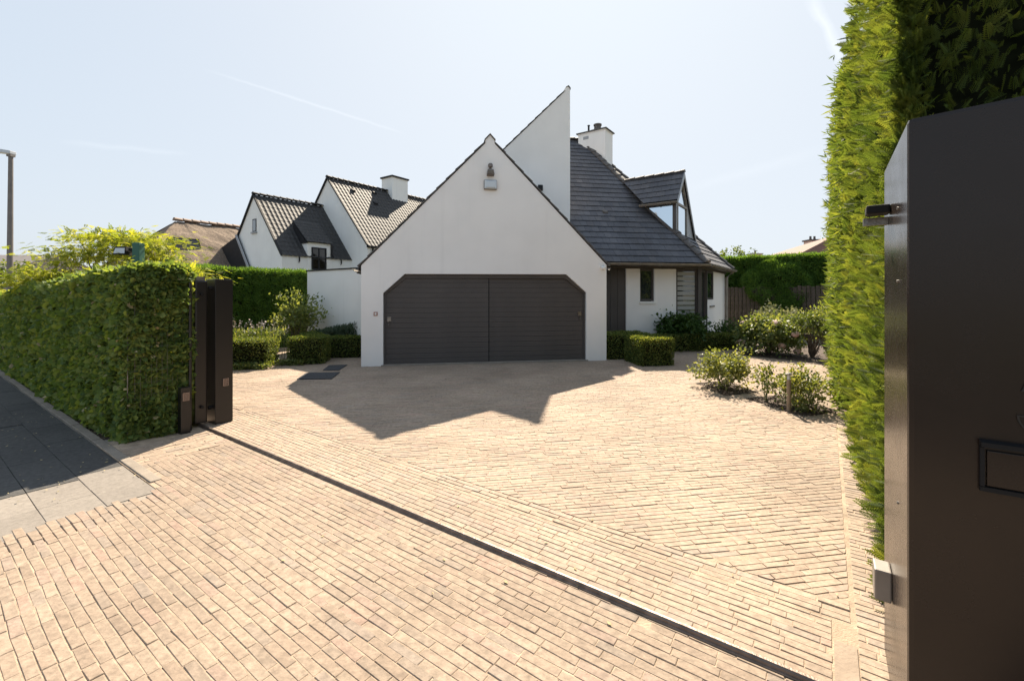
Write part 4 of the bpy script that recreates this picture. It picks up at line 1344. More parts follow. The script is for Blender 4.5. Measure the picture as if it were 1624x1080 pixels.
for (sa, za, sb, zb, n0) in ((SA2, ZA2, SE2 + 0.06, ZE2 - 0.08, N2), (SA2, ZA2, SW2 - .06, ZE2 - .08, N2)):
    st = [(sa, za + 0.10), (sb, zb + 0.10), (sb, zb - 0.02), (sa, za - 0.03)]
    MB().prism([sw(s, n0 - 0.09, z) for s, z in st], [sw(s, n0 - 0.001, z) for s, z in st]).make('barge_board', 'slate', nh)
MB().box(sw, SE2 - 0.02, SE2 + 0.10, N2 - 0.05, N2 + 12, ZE2 - 0.16, ZE2 - 0.06).make('gutter', 'slate', nh)
MB().tube([sw(SE2 + 0.06, N2 + 0.3, ZE2 - 0.1), sw(SE2 + 0.06, N2 + 0.3, 2.5)], 0.05, 8).make('downpipe', 'slate', nh)
ch2 = MB().box(sw, SA2 - 0.55, SA2 + 0.55, 19.65, 21.0, 7.6, 9.62).make('chimney', 'white_n', nh)
MB().box(sw, SA2 - 0.63, SA2 + 0.63, 19.57, 21.08, 9.621, 9.72).make('chimney_slab', 'slate', ch2)
for n_, k in ((18.2, .33), (16.5, .5), (17.7, 1.15)):
    pp = sw(SA2, n_, ZA2) - v2 * k * 1.4 + Vector((0, 0, 0.06))
    MB().prism([pp, pp + n_dir * 0.22, pp + n_dir * 0.22 - v2 * 0.25, pp - v2 * 0.25], [q + r_dir * 0.06 + Vector((0, 0, 0.10 if i > 1 else .02)) for i, q in enumerate((pp, pp + n_dir * 0.22, pp + n_dir * 0.22 - v2 * 0.25, pp - v2 * 0.25))]).make('roof_vent', 'slate', nh)

# thatched house further along
th = thing('thatched_house', 'brown thatched roof house with ridge tiles, left behind the golden tree', 'house', sw(-31, 14, 0))
TR, ZT = -30.89, 6.0
NT0, NT1 = 8.72, 22.0
V, F = [], []
GU, GV = 60, 18
for side in (1, -1):
    k = len(V)
    for i in range(GU + 1):
        for j in range(GV + 1):
            t = j / GV
            n_ = NT0 + (NT1 - NT0) * i / GU
            hip = max(0, 1 - (i / GU) * 8)
            ss = TR + side * (0.08 + 4.6 * t)
            nn_ = n_ - 2.6 * t * (1 - min(1, (i / GU) * 6)) + 1.0 * hip * (1 - t)
            z = ZT - 0.05 - 3.9 * t - 0.25 * math.sin(PI * t) * -1
            p = sw(ss, nn_, z)
            p += Vector((0, 0, 0.10 * mnoise.noise(p * 1.3) + 0.04 * mnoise.noise(p * 6)))
            V.append(p)
    for i in range(GU):
        for j in range(GV):
            a = k + i * (GV + 1) + j
            F.append((a, a + 1, a + GV + 2, a + GV + 1) if side > 0 else (a, a + GV + 1, a + GV + 2, a + 1))
k = len(V)
V += [sw(TR, NT0 + 1, ZT), sw(TR + 4.7, NT0 - 2.6, 2.0), sw(TR - 4.7, NT0 - 2.6, 2.0)]
F.append((k, k + 2, k + 1))
mk('thatched_roof', V, F, 'thatch', th, smooth=False)
MB().box(sw, TR - 3.8, TR + 3.8, NT0 - 1, NT1 - .5, 0, 2.6).make('wall', 'white_n', th)
cap_row(th, sw(TR, NT0 + 0.9, ZT + 0.02), sw(TR, NT1, ZT + 0.02), r=0.2, step=0.45, mat='thatch_ridge')
# flat roof window set into the thatch
RWS = -28.6
rq = [(8.85, 4.72), (10.0, 4.72), (10.20, 3.86), (9.08, 3.84)]
def rw_scale(q, k):
    cx0 = sum(p[0] for p in q) / 4; cz0 = sum(p[1] for p in q) / 4
    return [(cx0 + (p[0] - cx0) * k, cz0 + (p[1] - cz0) * k) for p in q]
rw = MB().prism([sw(RWS, n_, z) for n_, z in rw_scale(rq, 1.12)], [sw(RWS - 1.6, n_, z + 0.1) for n_, z in rw_scale(rq, 1.12)]).make('roof_window', 'slate', th)
MB().prism([sw(RWS + 0.03, n_, z) for n_, z in rw_scale(rq, 0.98)], [sw(RWS + 0.002, n_, z) for n_, z in rw_scale(rq, 0.98)]).make('pane', 'roof_pane', rw)
# dark sloping screen roof between thatch and white gable
dk = [(-31.0, 3.80), (-26.72, 4.92), (-25.2, 3.0), (-25.2, 0.0), (-31.0, 0)]
dr = MB().prism([sw(s, 11.20, z) for s, z in dk], [sw(s, 11.30, z) for s, z in dk]).make('side_roof', 'slate', nh)
MB().prism([sw(s, 11.12, z) for s, z in ((-26.75, 4.97), (-26.65, 5.0), (-25.1, 3.03), (-25.2, 2.98))], [sw(s, 11.199, z) for s, z in ((-26.75, 4.97), (-26.65, 5.0), (-25.1, 3.03), (-25.2, 2.98))]).make('flashing', 'grey_panel', nh)

# red roof house behind the back hedge
rh = thing('red_roof_house', 'house with a red tiled hip roof behind the dark back hedge', 'house', Vector((27, 37, 0)))
MB().prism([Vector(p) for p in ((19.5, 33, 0), (33, 33, 0), (33, 43, 0), (19.5, 43, 0))], [Vector(p) for p in ((19.5, 33, 3.6), (33, 33, 3.6), (33, 43, 3.6), (19.5, 43, 3.6))]).make('wall', 'cream_brick', rh)
MB().add([(19.0, 32.5, 3.6), (33.5, 32.5, 3.6), (33.5, 43.5, 3.6), (19.0, 43.5, 3.6), (26.2, 35.6, 6.55), (28.4, 35.6, 6.55)], [(0, 1, 5, 4), (1, 2, 5), (2, 3, 4, 5), (3, 0, 4), (0, 3, 2, 1)]).make('roof', 'red_tile', rh)
ce = MB().box(lambda x, y, z: Vector((x, y, z)), 25.6, 26.5, 38, 38.9, 4.5, 6.3).make('chimney', 'cream_brick', rh)
MB().box(lambda x, y, z: Vector((x, y, z)), 25.5, 26.6, 37.9, 39.0, 6.301, 6.42).make('chimney_slab', 'ridge', ce)
for x in (25.85, 26.2):
    MB().lathe((x, 38.4, 6.42), [(0.1, 0), (0.08, 0.25), (0.1, 0.3)], 10).make('chimney_pot', 'ridge', ce)
fc = thing('far_house', 'distant house whose pale chimney shows above the back hedge', 'house', Vector((22.6, 42, 0)))
MB().box(lambda x, y, z: Vector((x, y, z)), 20, 25, 42, 48, 0, 3).make('wall', 'cream_brick', fc)
MB().add([(19.7, 41.7, 3), (25.3, 41.7, 3), (25.3, 48.3, 3), (19.7, 48.3, 3), (22.5, 41.7, 4.6), (22.5, 48.3, 4.6)], [(0, 1, 4), (1, 2, 5, 4), (2, 3, 5), (3, 0, 4, 5)]).make('roof', 'red_tile', fc)
cf = MB().box(lambda x, y, z: Vector((x, y, z)), 22.7, 23.65, 41.9, 42.7, 2.5, 5.5).make('chimney', 'cream_brick', fc)
MB().box(lambda x, y, z: Vector((x, y, z)), 22.62, 23.73, 41.82, 42.78, 5.501, 5.58).make('chimney_slab', 'grey_panel', cf)
MB().lathe((23.2, 42.3, 5.581), [(0.1, 0), (0.08, 0.25), (0.1, 0.3)], 10).make('chimney_pot', 'ridge', cf)
# low roof at the far left
lr = thing('far_shed', 'low grey roofed shed at the far left beyond the street lamp', 'shed', Vector((-25, 20.5, 0)))
MB().box(lambda x, y, z: Vector((x, y, z)), -29, -23.2, 20, 25, 0, 2.2).make('wall', 'cream_brick', lr)
for i in range(5):
    MB().box(lambda x, y, z: Vector((x, y, z)), -29.2, -23.0, 19.86 + i * 0.02, 19.99, 1.3 + i * 0.28, 1.57 + i * 0.28).make('cladding_board', 'lamp_pole', lr)
MB().add([(-29.4, 19.7, 2.7), (-22.9, 19.7, 2.7), (-22.9, 25.3, 2.7), (-29.4, 25.3, 2.7), (-29.4, 22.5, 3.7), (-22.9, 22.5, 3.7)], [(0, 1, 5, 4), (1, 2, 5), (2, 3, 4, 5), (3, 0, 4), (0, 3, 2, 1)]).make('roof', 'lamp_pole', lr)

# ------------------------------------------------------------------ vegetation
T_LEAF = (np.array([[0, 0, 0], [0.30, 0.30, 0.10], [0.24, 0.70, 0.09], [0, 1.0, -0.04], [-0.24, 0.70, 0.09], [-0.30, 0.30, 0.10]]), np.array([[0, 1, 2, 3], [0, 3, 4, 5]]))
T_OVAL = (np.array([[0, 0, 0], [0.36, 0.35, 0.06], [0.28, 0.78, 0.05], [0, 1.0, 0], [-0.28, 0.78, 0.05], [-0.36, 0.35, 0.06]]), np.array([[0, 1, 2, 3], [0, 3, 4, 5]]))
T_NARROW = (np.array([[0, 0, 0], [0.13, 0.4, 0.03], [0, 1, -0.05], [-0.13, 0.4, 0.03]]), np.array([[0, 1, 2, 3]]))


def t_tuft(k=4, spread=0.75, wid=0.10):
    V, F = [], []
    for i in range(k):
        a = 2 * PI * i / k + 0.4
        dx, dz = math.cos(a) * spread, math.sin(a) * spread
        px, pz = -math.sin(a) * wid, math.cos(a) * wid
        n = len(V)
        V += [[0, 0, 0], [dx * .45 + px, 0.5, dz * .45 + pz], [dx, 1.0, dz], [dx * .45 - px, 0.5, dz * .45 - pz]]
        F.append([n, n + 1, n + 2, n + 3])
    return np.array(V), np.array(F)


def t_spray(fine=False):
    V, F = [], []

    def blade(p, ang, ln, wd, z0=0.0, zc=0.0):
        d = np.array([math.sin(ang), math.cos(ang)])
        q = np.array([d[1], -d[0]])
        k = len(V)
        p = np.array(p)
        a = p + d * ln * 0.45
        e = p + d * ln
        V.extend([[p[0], p[1], z0], [*(a + q * wd), z0 + zc * .5 + 0.012], [*e, z0 + zc], [*(a - q * wd), z0 + zc * .5 - 0.012]])
        F.append([k, k + 1, k + 2, k + 3])
    blade((0, 0), 0.0, 1.0, 0.022, 0, -0.10)
    for i in range(8):
        t = 0.10 + i * 0.105
        for sg in (-1, 1):
            ln = 0.46 * (1 - t * 0.62)
            an = sg * (0.72 - 0.12 * t)
            p = (0, t + (0.05 if sg > 0 else 0))
            z = -0.10 * t
            blade(p, an, ln, 0.022 if fine else 0.036, z, -0.05 * sg * 0.5 - 0.03)
            if i < (8 if fine else 6):
                d = (math.sin(an), math.cos(an))
                for f, s2 in (((0.3, 1), (0.55, -1)) if fine else ((0.4, 1), (0.6, -1))):
                    blade((p[0] + d[0] * ln * f, p[1] + d[1] * ln * f), an + s2 * 0.6, ln * (0.5 - 0.2 * f), 0.020 if fine else 0.032, z - 0.02, 0.05 * s2)
    return np.array(V), np.array(F)


def t_compound(pairs=5):
    V, F = [], []

    def lf(p, ang, ln, wd, z):
        d = np.array([math.sin(ang), math.cos(ang)]); q = np.array([d[1], -d[0]]); k = len(V); p = np.array(p)
        V.extend([[*p, z], [*(p + d * ln * .5 + q * wd), z + .02], [*(p + d * ln), z - .02], [*(p + d * ln * .5 - q * wd), z + .02]])
        F.append([k, k + 1, k + 2, k + 3])
    for i in range(pairs):
        t = 0.2 + 0.62 * i / pairs
        for sg in (-1, 1):
            lf((0, t), sg * 1.15, 0.30 - 0.02 * i, 0.075, -0.15 * t * t)
    lf((0, 0.85), 0, 0.28, 0.07, -0.12)
    lf((0, 0), 0, 0.85, 0.012, 0)
    return np.array(V), np.array(F)


T_TUFT, T_SPRAY, T_COMP = t_tuft(), t_spray(), t_compound()
T_SPRAY_FINE = t_spray(True)


def unit(a):
    return a / np.maximum(np.linalg.norm(a, axis=1, keepdims=True), 1e-9)


def foliage(name, parent, P, D, Nr, size, tmpl, mat, kind='stuff', rnd=None):
    TV, TF = tmpl
    n, k, f = len(P), len(TV), len(TF)
    Y = unit(D)
    X = unit(np.cross(Y, Nr))
    Z = np.cross(X, Y)
    Vv = P[:, None, :] + size[:, None, None] * (TV[None, :, 0:1] * X[:, None, :] + TV[None, :, 1:2] * Y[:, None, :] + TV[None, :, 2:3] * Z[:, None, :])
    base = np.array(abs_loc(parent)) if parent is not None else np.zeros(3)
    org = P.mean(axis=0)
    Vv = (Vv.reshape(-1, 3) - org).astype(np.float32)
    idx = (TF[None, :, :] + (np.arange(n) * k)[:, None, None]).reshape(-1).astype(np.int32)
    me = bpy.data.meshes.new(name)
    me.vertices.add(n * k)
    me.vertices.foreach_set('co', Vv.ravel())
    me.loops.add(len(idx))
    me.loops.foreach_set('vertex_index', idx)
    me.polygons.add(n * f)
    me.polygons.foreach_set('loop_start', np.arange(0, n * f * 4, 4, dtype=np.int32))
    me.polygons.foreach_set('loop_total', np.full(n * f, 4, dtype=np.int32))
    a = me.attributes.new('rnd', 'FLOAT', 'FACE')
    if rnd is None:
        rnd = rng.random(n)
    a.data.foreach_set('value', np.repeat(rnd, f).astype(np.float32))
    me.materials.append(M[mat])
    me.update(calc_edges=True)
    o = link(name, me, parent, Vector(org - base))
    o['kind'] = kind
    return o


def arr(frame, pts):
    c, s = (CS, SS) if frame is sw else ((CH, SH) if frame is hw else (1, 0))
    out = np.empty_like(pts)
    out[:, 0] = pts[:, 0] * c - pts[:, 1] * s
    out[:, 1] = pts[:, 0] * s + pts[:, 1] * c
    out[:, 2] = pts[:, 2]
    return out


def ww(x, y, z=0.0):
    return Vector((x, y, z))


def vnoise(P, sc, seed=0.0):
    return np.array([mnoise.noise(Vector((p[0] * sc + seed, p[1] * sc, p[2] * sc))) for p in P])


def box_surface(x0, x1, y0, y1, z0, z1, count, faces, ztop=None):
    """random points and normals on chosen faces (x-, x+, y-, y+, z+)"""
    areas = {'x-': (y1 - y0) * (z1 - z0), 'x+': (y1 - y0) * (z1 - z0), 'y-': (x1 - x0) * (z1 - z0), 'y+': (x1 - x0) * (z1 - z0), 'z+': (x1 - x0) * (y1 - y0)}
    w = np.array([areas[f] for f in faces]); w = w / w.sum()
    pick = rng.choice(len(faces), size=count, p=w)
    P = np.column_stack([rng.uniform(x0, x1, count), rng.uniform(y0, y1, count), rng.uniform(z0, z1, count)])
    N_ = np.zeros((count, 3))
    for i, f in enumerate(faces):
        m = pick == i
        ax = 'xyz'.index(f[0])
        sg = 1 if f[1] == '+' else -1
        P[m, ax] = {'x-': x0, 'x+': x1, 'y-': y0, 'y+': y1, 'z+': z1}[f]
        N_[m, ax] = sg
    return P, N_


def round_corners(P, N_, x0, x1, y0, y1, z0, z1, r):
    """pull points near edges onto rounded edges (bottom kept square)"""
    lo = np.array([x0 + r, y0 + r, z0]); hi = np.array([x1 - r, y1 - r, z1 - r])
    C = np.clip(P, lo, hi)
    d = P - C
    ln = np.linalg.norm(d, axis=1)
    m = ln > 1e-6
    P = P.copy(); N_ = N_.copy()
    P[m] = C[m] + d[m] / ln[m, None] * r
    N_[m] = d[m] / ln[m, None]
    return P, N_


def clipped_hedge(name, label, frame, x0, x1, y0, y1, h, count, leaf, mat, tmpl=None, group=None, rough=0.02, faces=('x-', 'x+', 'y-', 'y+', 'z+'),
                  core='core', r=0.05, out=0.7, cat='hedge', z0=0.0, depth=0.05, size_fn=None, warp=None):
    base = frame((x0 + x1) / 2, (y0 + y1) / 2, 0)
    t = thing(name, label, cat, base, group)
    cin = max(depth * 1.2, 0.05)
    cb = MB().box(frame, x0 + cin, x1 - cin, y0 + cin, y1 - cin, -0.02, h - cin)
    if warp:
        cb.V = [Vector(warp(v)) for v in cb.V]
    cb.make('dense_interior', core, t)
    P, Nn = box_surface(x0, x1, y0, y1, z0, h, count, faces)
    P, Nn = round_corners(P, Nn, x0, x1, y0, y1, z0, h, r)
    W_ = arr(frame, P); Nw = arr(frame, Nn)
    dn = vnoise(W_, 3.0) * rough + vnoise(W_, 9.0, 5) * rough * 0.5
    W_ = W_ + Nw * (dn - rng.exponential(depth * 0.45, count).clip(0, depth * 2))[:, None]
    if warp:
        W_ = np.array([warp(Vector(p)) for p in W_])
    rv = unit(rng.normal(size=(count, 3)))
    D = unit(Nw * out + rv * 0.9 + np.array([0, 0, 0.25]))
    Nr = unit(Nw + unit(rng.normal(size=(count, 3))) * 0.8)
    size = leaf * rng.uniform(0.65, 1.25, count)
    if size_fn is not None:
        size = size * size_fn(W_)
    foliage('foliage', t, W_, D, Nr, size, tmpl or T_LEAF, mat)
    return t


# long hornbeam hedge along the pavement, a little lower towards the far end
HZ = 2.02


def hb_warp(v):
    s, n = w2s(v)
    f = 1 - 0.155 * max(0, min(1, (-6.7 - s) / 9.0)) if s > -15.7 else 0.845
    bul = 0.05 * math.sin(s * 1.3) * (v[2] / 2)
    return (v[0] - bul * n_dir.x, v[1] - bul * n_dir.y, v[2] * f)


cnt = 105000
hb = thing('hornbeam_hedge', 'long clipped broadleaf hedge along the grey slab pavement on the left', 'hedge', sw(-10, 1.9, 0))
cb = MB()
NS = 24
for i in range(NS):
    a0, a1 = -19 + (12.3 - 0.14) * i / NS, -19 + (12.3 - 0.14) * (i + 1) / NS
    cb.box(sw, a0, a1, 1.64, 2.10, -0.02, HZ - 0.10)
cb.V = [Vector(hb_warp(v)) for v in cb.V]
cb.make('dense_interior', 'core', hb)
# denser towards the camera: sample s with a falling density
s_near = -6.56 - 12.3 * rng.random(cnt) ** 1.35
P = np.column_stack([s_near, np.full(cnt, 1.53), rng.uniform(0.0, HZ, cnt)])
Nn = np.tile(np.array([[0, -1.0, 0]]), (cnt, 1))
m = rng.random(cnt) < 0.16          # top
P[m, 1] = rng.uniform(1.53, 2.18, m.sum()); P[m, 2] = HZ; Nn[m] = (0, 0, 1)
m2 = rng.random(cnt) < 0.10         # end face beside the gate
P[m2, 0] = -6.56; P[m2, 1] = rng.uniform(1.53, 2.20, m2.sum()); P[m2, 2] = rng.uniform(0.0, HZ, m2.sum()); Nn[m2] = (1, 0, 0)
m3 = rng.random(cnt) < 0.06         # back
P[m3, 1] = 2.20; Nn[m3] = (0, 1, 0); P[m3, 2] = rng.uniform(0.0, HZ, m3.sum())
P, Nn = round_corners(P, Nn, -19, -6.55, 1.53, 2.22, 0, HZ, 0.10)
Wp = arr(sw, P); Nw = arr(sw, Nn)
dn = vnoise(Wp, 2.2) * 0.06 + vnoise(Wp, 7.0, 3) * 0.035
endgap = np.where((P[:, 0] > -7.1), vnoise(Wp, 4.0, 9) * 0.07, 0)
Wp = Wp + Nw * (dn + endgap - rng.exponential(0.035, cnt).clip(0, 0.14))[:, None]
Wp = np.array([hb_warp(p) for p in Wp])
dist = np.linalg.norm(Wp - np.array([0, 0, CAM_H]), axis=1)
hang = np.array([0, 0, -0.2])
D = unit(Nw * 0.55 + unit(rng.normal(size=(cnt, 3))) * 0.8 + hang)
Nr = unit(Nw * 0.9 + np.array([0, 0, 0.4]) + unit(rng.normal(size=(cnt, 3))) * 1.0)
size = 0.048 * rng.lognormal(0, 0.36, cnt).clip(0.4, 2.0) * np.clip(dist / 7.0, 0.95, 1.5)
foliage('foliage', hb, Wp, D, Nr, size, T_OVAL, 'hornbeam')
sel = rng.choice(cnt, 900, replace=False)
foliage('withered_leaves', hb, Wp[sel] + Nw[sel] * 0.02, D[sel], Nr[sel], size[sel] * 0.9, T_OVAL, 'dry_leaf')
# stray shoots above the clipped line and out of the face
shoots = MB()
SP, SD = [], []
for _ in range(130):
    s_ = -6.6 - 9.5 * random.random() ** 1.3
    top_ = random.random() < 0.75
    p0 = Vector(hb_warp(sw(s_, random.uniform(1.55, 2.15) if top_ else 1.53, HZ - 0.02 if top_ else random.uniform(0.3, 1.9))))
    d_ = (Vector((random.gauss(0, .3), random.gauss(0, .3), 1)) if top_ else Vector((-n_dir.x, -n_dir.y, random.uniform(-.2, .7)))).normalized()
    ln_ = random.uniform(0.05, 0.16)
    shoots.tube([p0, p0 + d_ * ln_], [0.003, 0.0015], 4, cap=False)
    for k_ in range(random.randint(3, 6)):
        SP.append(p0 + d_ * ln_ * (0.3 + 0.14 * k_)); SD.append(d_ + Vector((random.gauss(0, .8), random.gauss(0, .8), random.gauss(0, .4))))
shoots.make('shoots', 'stem', hb, kind='stuff')
SP = np.array([list(v) for v in SP]); SD = np.array([list(v) for v in SD])
foliage('shoot_leaves', hb, SP, SD, unit(rng.normal(size=(len(SP), 3)) + np.array([0, 0, 1.0])), 0.045 * rng.uniform(.6, 1.3, len(SP)), T_OVAL, 'hornbeam')
# a few bare stems at the foot
st = MB()
for i in range(26):
    s_ = -6.8 - i * 0.42 + random.uniform(-.1, .1)
    st.tube([sw(s_, 1.75, -0.05), sw(s_ + random.uniform(-.08, .08), 1.66, 0.35)], [0.016, 0.010], 6)
st.make('stems', 'bark', hb)
# dry leaves and petals lying on the pavement
V, F = [], []
for i in range(330):
    if i < 200:
        s_, n_ = random.uniform(-12, -6.4), 1.47 + abs(random.gauss(0, 0.05))
    else:
        s_, n_ = random.uniform(-9.5, -5.0), random.uniform(0.2, 1.45)
    c = sw(s_, n_, 0.004 if n_ < 1.46 else -0.02)
    a = random.uniform(0, PI); r = random.uniform(0.006, 0.017)
    k = len(V)
    V += [c + Vector((math.cos(a + q) * r * (1 if i2 % 2 == 0 else .6), math.sin(a + q) * r * (1 if i2 % 2 == 0 else .6), random.uniform(0.001, 0.008))) for i2, q in enumerate((0, PI / 2, PI, 3 * PI / 2))]
    F.append((k, k + 1, k + 2, k + 3))
lit = mk('leaf_litter', V, F, 'dry_leaf')
lit['kind'] = 'stuff'; lit['label'] = 'scattered dry leaves and petals at the hedge foot'
# wire mesh at the hedge end
wf = thing('wire_fence', 'thin grey wire mesh fence at the near end of the left hedge', 'fence', sw(-6.45, 1.85, 0))
MB().tube([sw(-6.58, 1.60, 0), sw(-6.58, 1.60, 1.5)], 0.006, 8).make('fence_post', 'steel', wf)
MB().tube([sw(-6.50, 2.19, 0), sw(-6.50, 2.19, 1.85)], 0.018, 8).make('fence_post', mat_g, wf)
for i in range(10):
    n_ = 1.66 + i * 0.052
    MB().tube([sw(-6.56, n_, 0.05), sw(-6.56, n_, 1.7)], 0.0014, 4).make('wire', 'steel', wf)
for i in range(12):
    MB().tube([sw(-6.56, 1.6, 0.1 + i * 0.14), sw(-6.53, 2.19, 0.1 + i * 0.14)], 0.0014, 4).make('wire', 'steel', wf)

# boundary conifer hedge on the left
clipped_hedge('conifer_hedge', 'tall clipped green conifer hedge behind the open gate and neighbour side', sw, -15.3, -14.3, 3.6, 14.5, 2.42, 26000, 0.115, 'yew', T_TUFT,
              rough=0.05, faces=('x+', 'y-', 'z+'), core='core_d', r=0.06, depth=0.06)
# dark hedge beyond the street-side hedge, far left
clipped_hedge('conifer_hedge', 'dark conifer hedge behind the long hedge near the street lamp', sw, -19.2, -16.2, 4.9, 6.2, 2.55, 12000, 0.13, 'yew', T_TUFT,
              rough=0.07, faces=('y-', 'x+', 'x-', 'z+'), core='core_d', r=0.1, depth=0.07)
# dark tall hedge at the back right with plank fence in front
clipped_hedge('conifer_hedge', 'tall dark clipped conifer hedge at the back right above the plank fence', sw, -4.5, 5.5, 22.0, 23.2, 3.28, 22000, 0.155, 'yew', T_TUFT,
              rough=0.08, faces=('y-', 'x-', 'z+'), core='core_d', r=0.08, depth=0.08, z0=0.9)
# its lower bulge hanging over the fence
blg = thing('conifer_shrub', 'dark conifer growth bulging over the middle of the plank fence', 'shrub', sw(-1.8, 21.6, 0))
n_ = 9000
th_ = rng.uniform(0, 2 * PI, n_); ph_ = np.arccos(rng.uniform(-1, 1, n_))
dirs = np.column_stack([np.sin(ph_) * np.cos(th_), np.sin(ph_) * np.sin(th_), np.cos(ph_)])
Pq = np.column_stack([-1.8 + dirs[:, 0] * 1.25, 21.9 + dirs[:, 1] * 0.52, 1.7 + dirs[:, 2] * 1.45])
Wq = arr(sw, Pq); Dq = arr(sw, dirs)
Wq += Dq * (vnoise(Wq, 1.5) * 0.3)[:, None]
foliage('foliage', blg, Wq, unit(Dq + rng.normal(size=(n_, 3)) * .5), unit(Dq + rng.normal(size=(n_, 3)) * .6), 0.14 * rng.uniform(.6, 1.2, n_), T_TUFT, 'yew')
V, F = [], []
for i in range(8):
    for j in range(12):
        pass
b = MB().lathe((0, 0, 0), [(0.05, -1.1), (0.7, -0.8), (1.0, 0), (0.7, 0.8), (0.05, 1.05)], 14)
b.V = [sw(-1.8 + v.x * 1.08, 21.9 + v.y * 0.40, 1.7 + v.z * 1.25) for v in b.V]
b.make('dense_interior', 'core_d', blg)
pf = thing('plank_fence', 'weathered vertical plank fence below the back right hedge', 'fence', sw(0, 21.55, 0))
for i in range(52):
    s_ = -4.4 + i * 0.155
    zz = 2.02 + random.uniform(-0.04, 0.04)
    MB().box(sw, s_ + 0.008, s_ + 0.143, 21.50 + random.uniform(-.012, .012), 21.53, 0, zz).make('plank', 'wood_fence', pf)
for z in (0.5, 1.6):
    MB().box(sw, -4.4, 3.7, 21.535, 21.60, z, z + 0.09).make('fence_rail', 'wood_fence', pf)

# box hedges
T_SM = T_OVAL
clipped_hedge('box_hedge', 'clipped box hedge block nearest the tall gate post on the left', hw, -5.75, -3.86, 11.02, 11.85, 0.65, 9000, 0.034, 'box_leaf', rough=0.03, r=0.07)
clipped_hedge('box_hedge', 'clipped box hedge block in the middle of the left flower border', hw, -3.58, -2.74, 11.45, 12.25, 0.66, 7500, 0.034, 'box_leaf', rough=0.03, r=0.07)
clipped_hedge('box_hedge', 'flat topped box hedge running back to the low white wall', hw, -3.58, -3.1, 12.26, 13.9, 0.66, 6000, 0.036, 'box_leaf', rough=0.03, r=0.07)
clipped_hedge('box_hedge', 'shaded low box hedge against the left side of the garage', hw, -3.05, -1.80, 12.45, 12.95, 0.56, 6000, 0.036, 'box_leaf', rough=0.02, r=0.05)
clipped_hedge('box_hedge', 'sunlit square box hedge standing on the paving right of the garage', hw, 4.74, 5.60, 9.78, 10.75, 0.66, 9500, 0.036, 'box_leaf', rough=0.03, r=0.06)
clipped_hedge('box_hedge', 'dark box hedge tucked beside the right pier of the garage', hw, 4.40, 5.62, 10.95, 11.9, 0.66, 7500, 0.036, 'box_leaf', rough=0.03, r=0.07)


def arc_warp(v):
    a, b_ = w2h(v)
    k = (a - 6.0) / 3.1
    db = 0.55 * (k - 0.4) ** 2 + (0.6 * max(0, k - .75))
    q = hw(a, b_ + db, v[2])
    return (q.x, q.y, q.z)


clipped_hedge('box_hedge', 'long low curved box hedge below the round bush by the house corner', hw, 5.7, 9.2, 12.05, 12.55, 0.50, 11000, 0.038, 'box_leaf', rough=0.03, r=0.08, warp=arc_warp)

# low ground cover at the foot of the left hedges
n_ = 2600
Pg = np.column_stack([rng.uniform(-5.6, -2.75, n_), np.zeros(n_), rng.uniform(0.0, 0.13, n_)])
Pg[:, 1] = np.where(Pg[:, 0] < -3.75, 10.93, 11.38) + rng.normal(0, 0.07, n_)
keepm = vnoise(arr(hw, Pg), 2.5, 4) > -0.05
Pg = Pg[keepm]; n_ = len(Pg)
gc = foliage('ground_cover', None, arr(hw, Pg), unit(rng.normal(size=(n_, 3)) + np.array([0, -0.5, 0.5])), unit(rng.normal(size=(n_, 3)) * .5 + np.array([0, 0, 1.0])), 0.05 * rng.uniform(.6, 1.3, n_), T_OVAL, 'shrub')
gc['label'] = 'low creeping ground cover along the left box hedges'


def tree_branches(mb, base, tips, r0, wig=0.15, n_seg=5):
    for tp_ in tips:
        pts = []
        for i in range(n_seg + 1):
            t = i / n_seg
            p = Vector(base).lerp(Vector(tp_), t)
            if 0 < i < n_seg:
                p += Vector((random.uniform(-1, 1), random.uniform(-1, 1), random.uniform(-.4, .6))) * wig * (tp_ - Vector(base)).length * 0.25
            pts.append(p)
        mb.tube(pts, [r0 * (1 - 0.8 * i / n_seg) for i in range(n_seg + 1)], 6, cap=False)


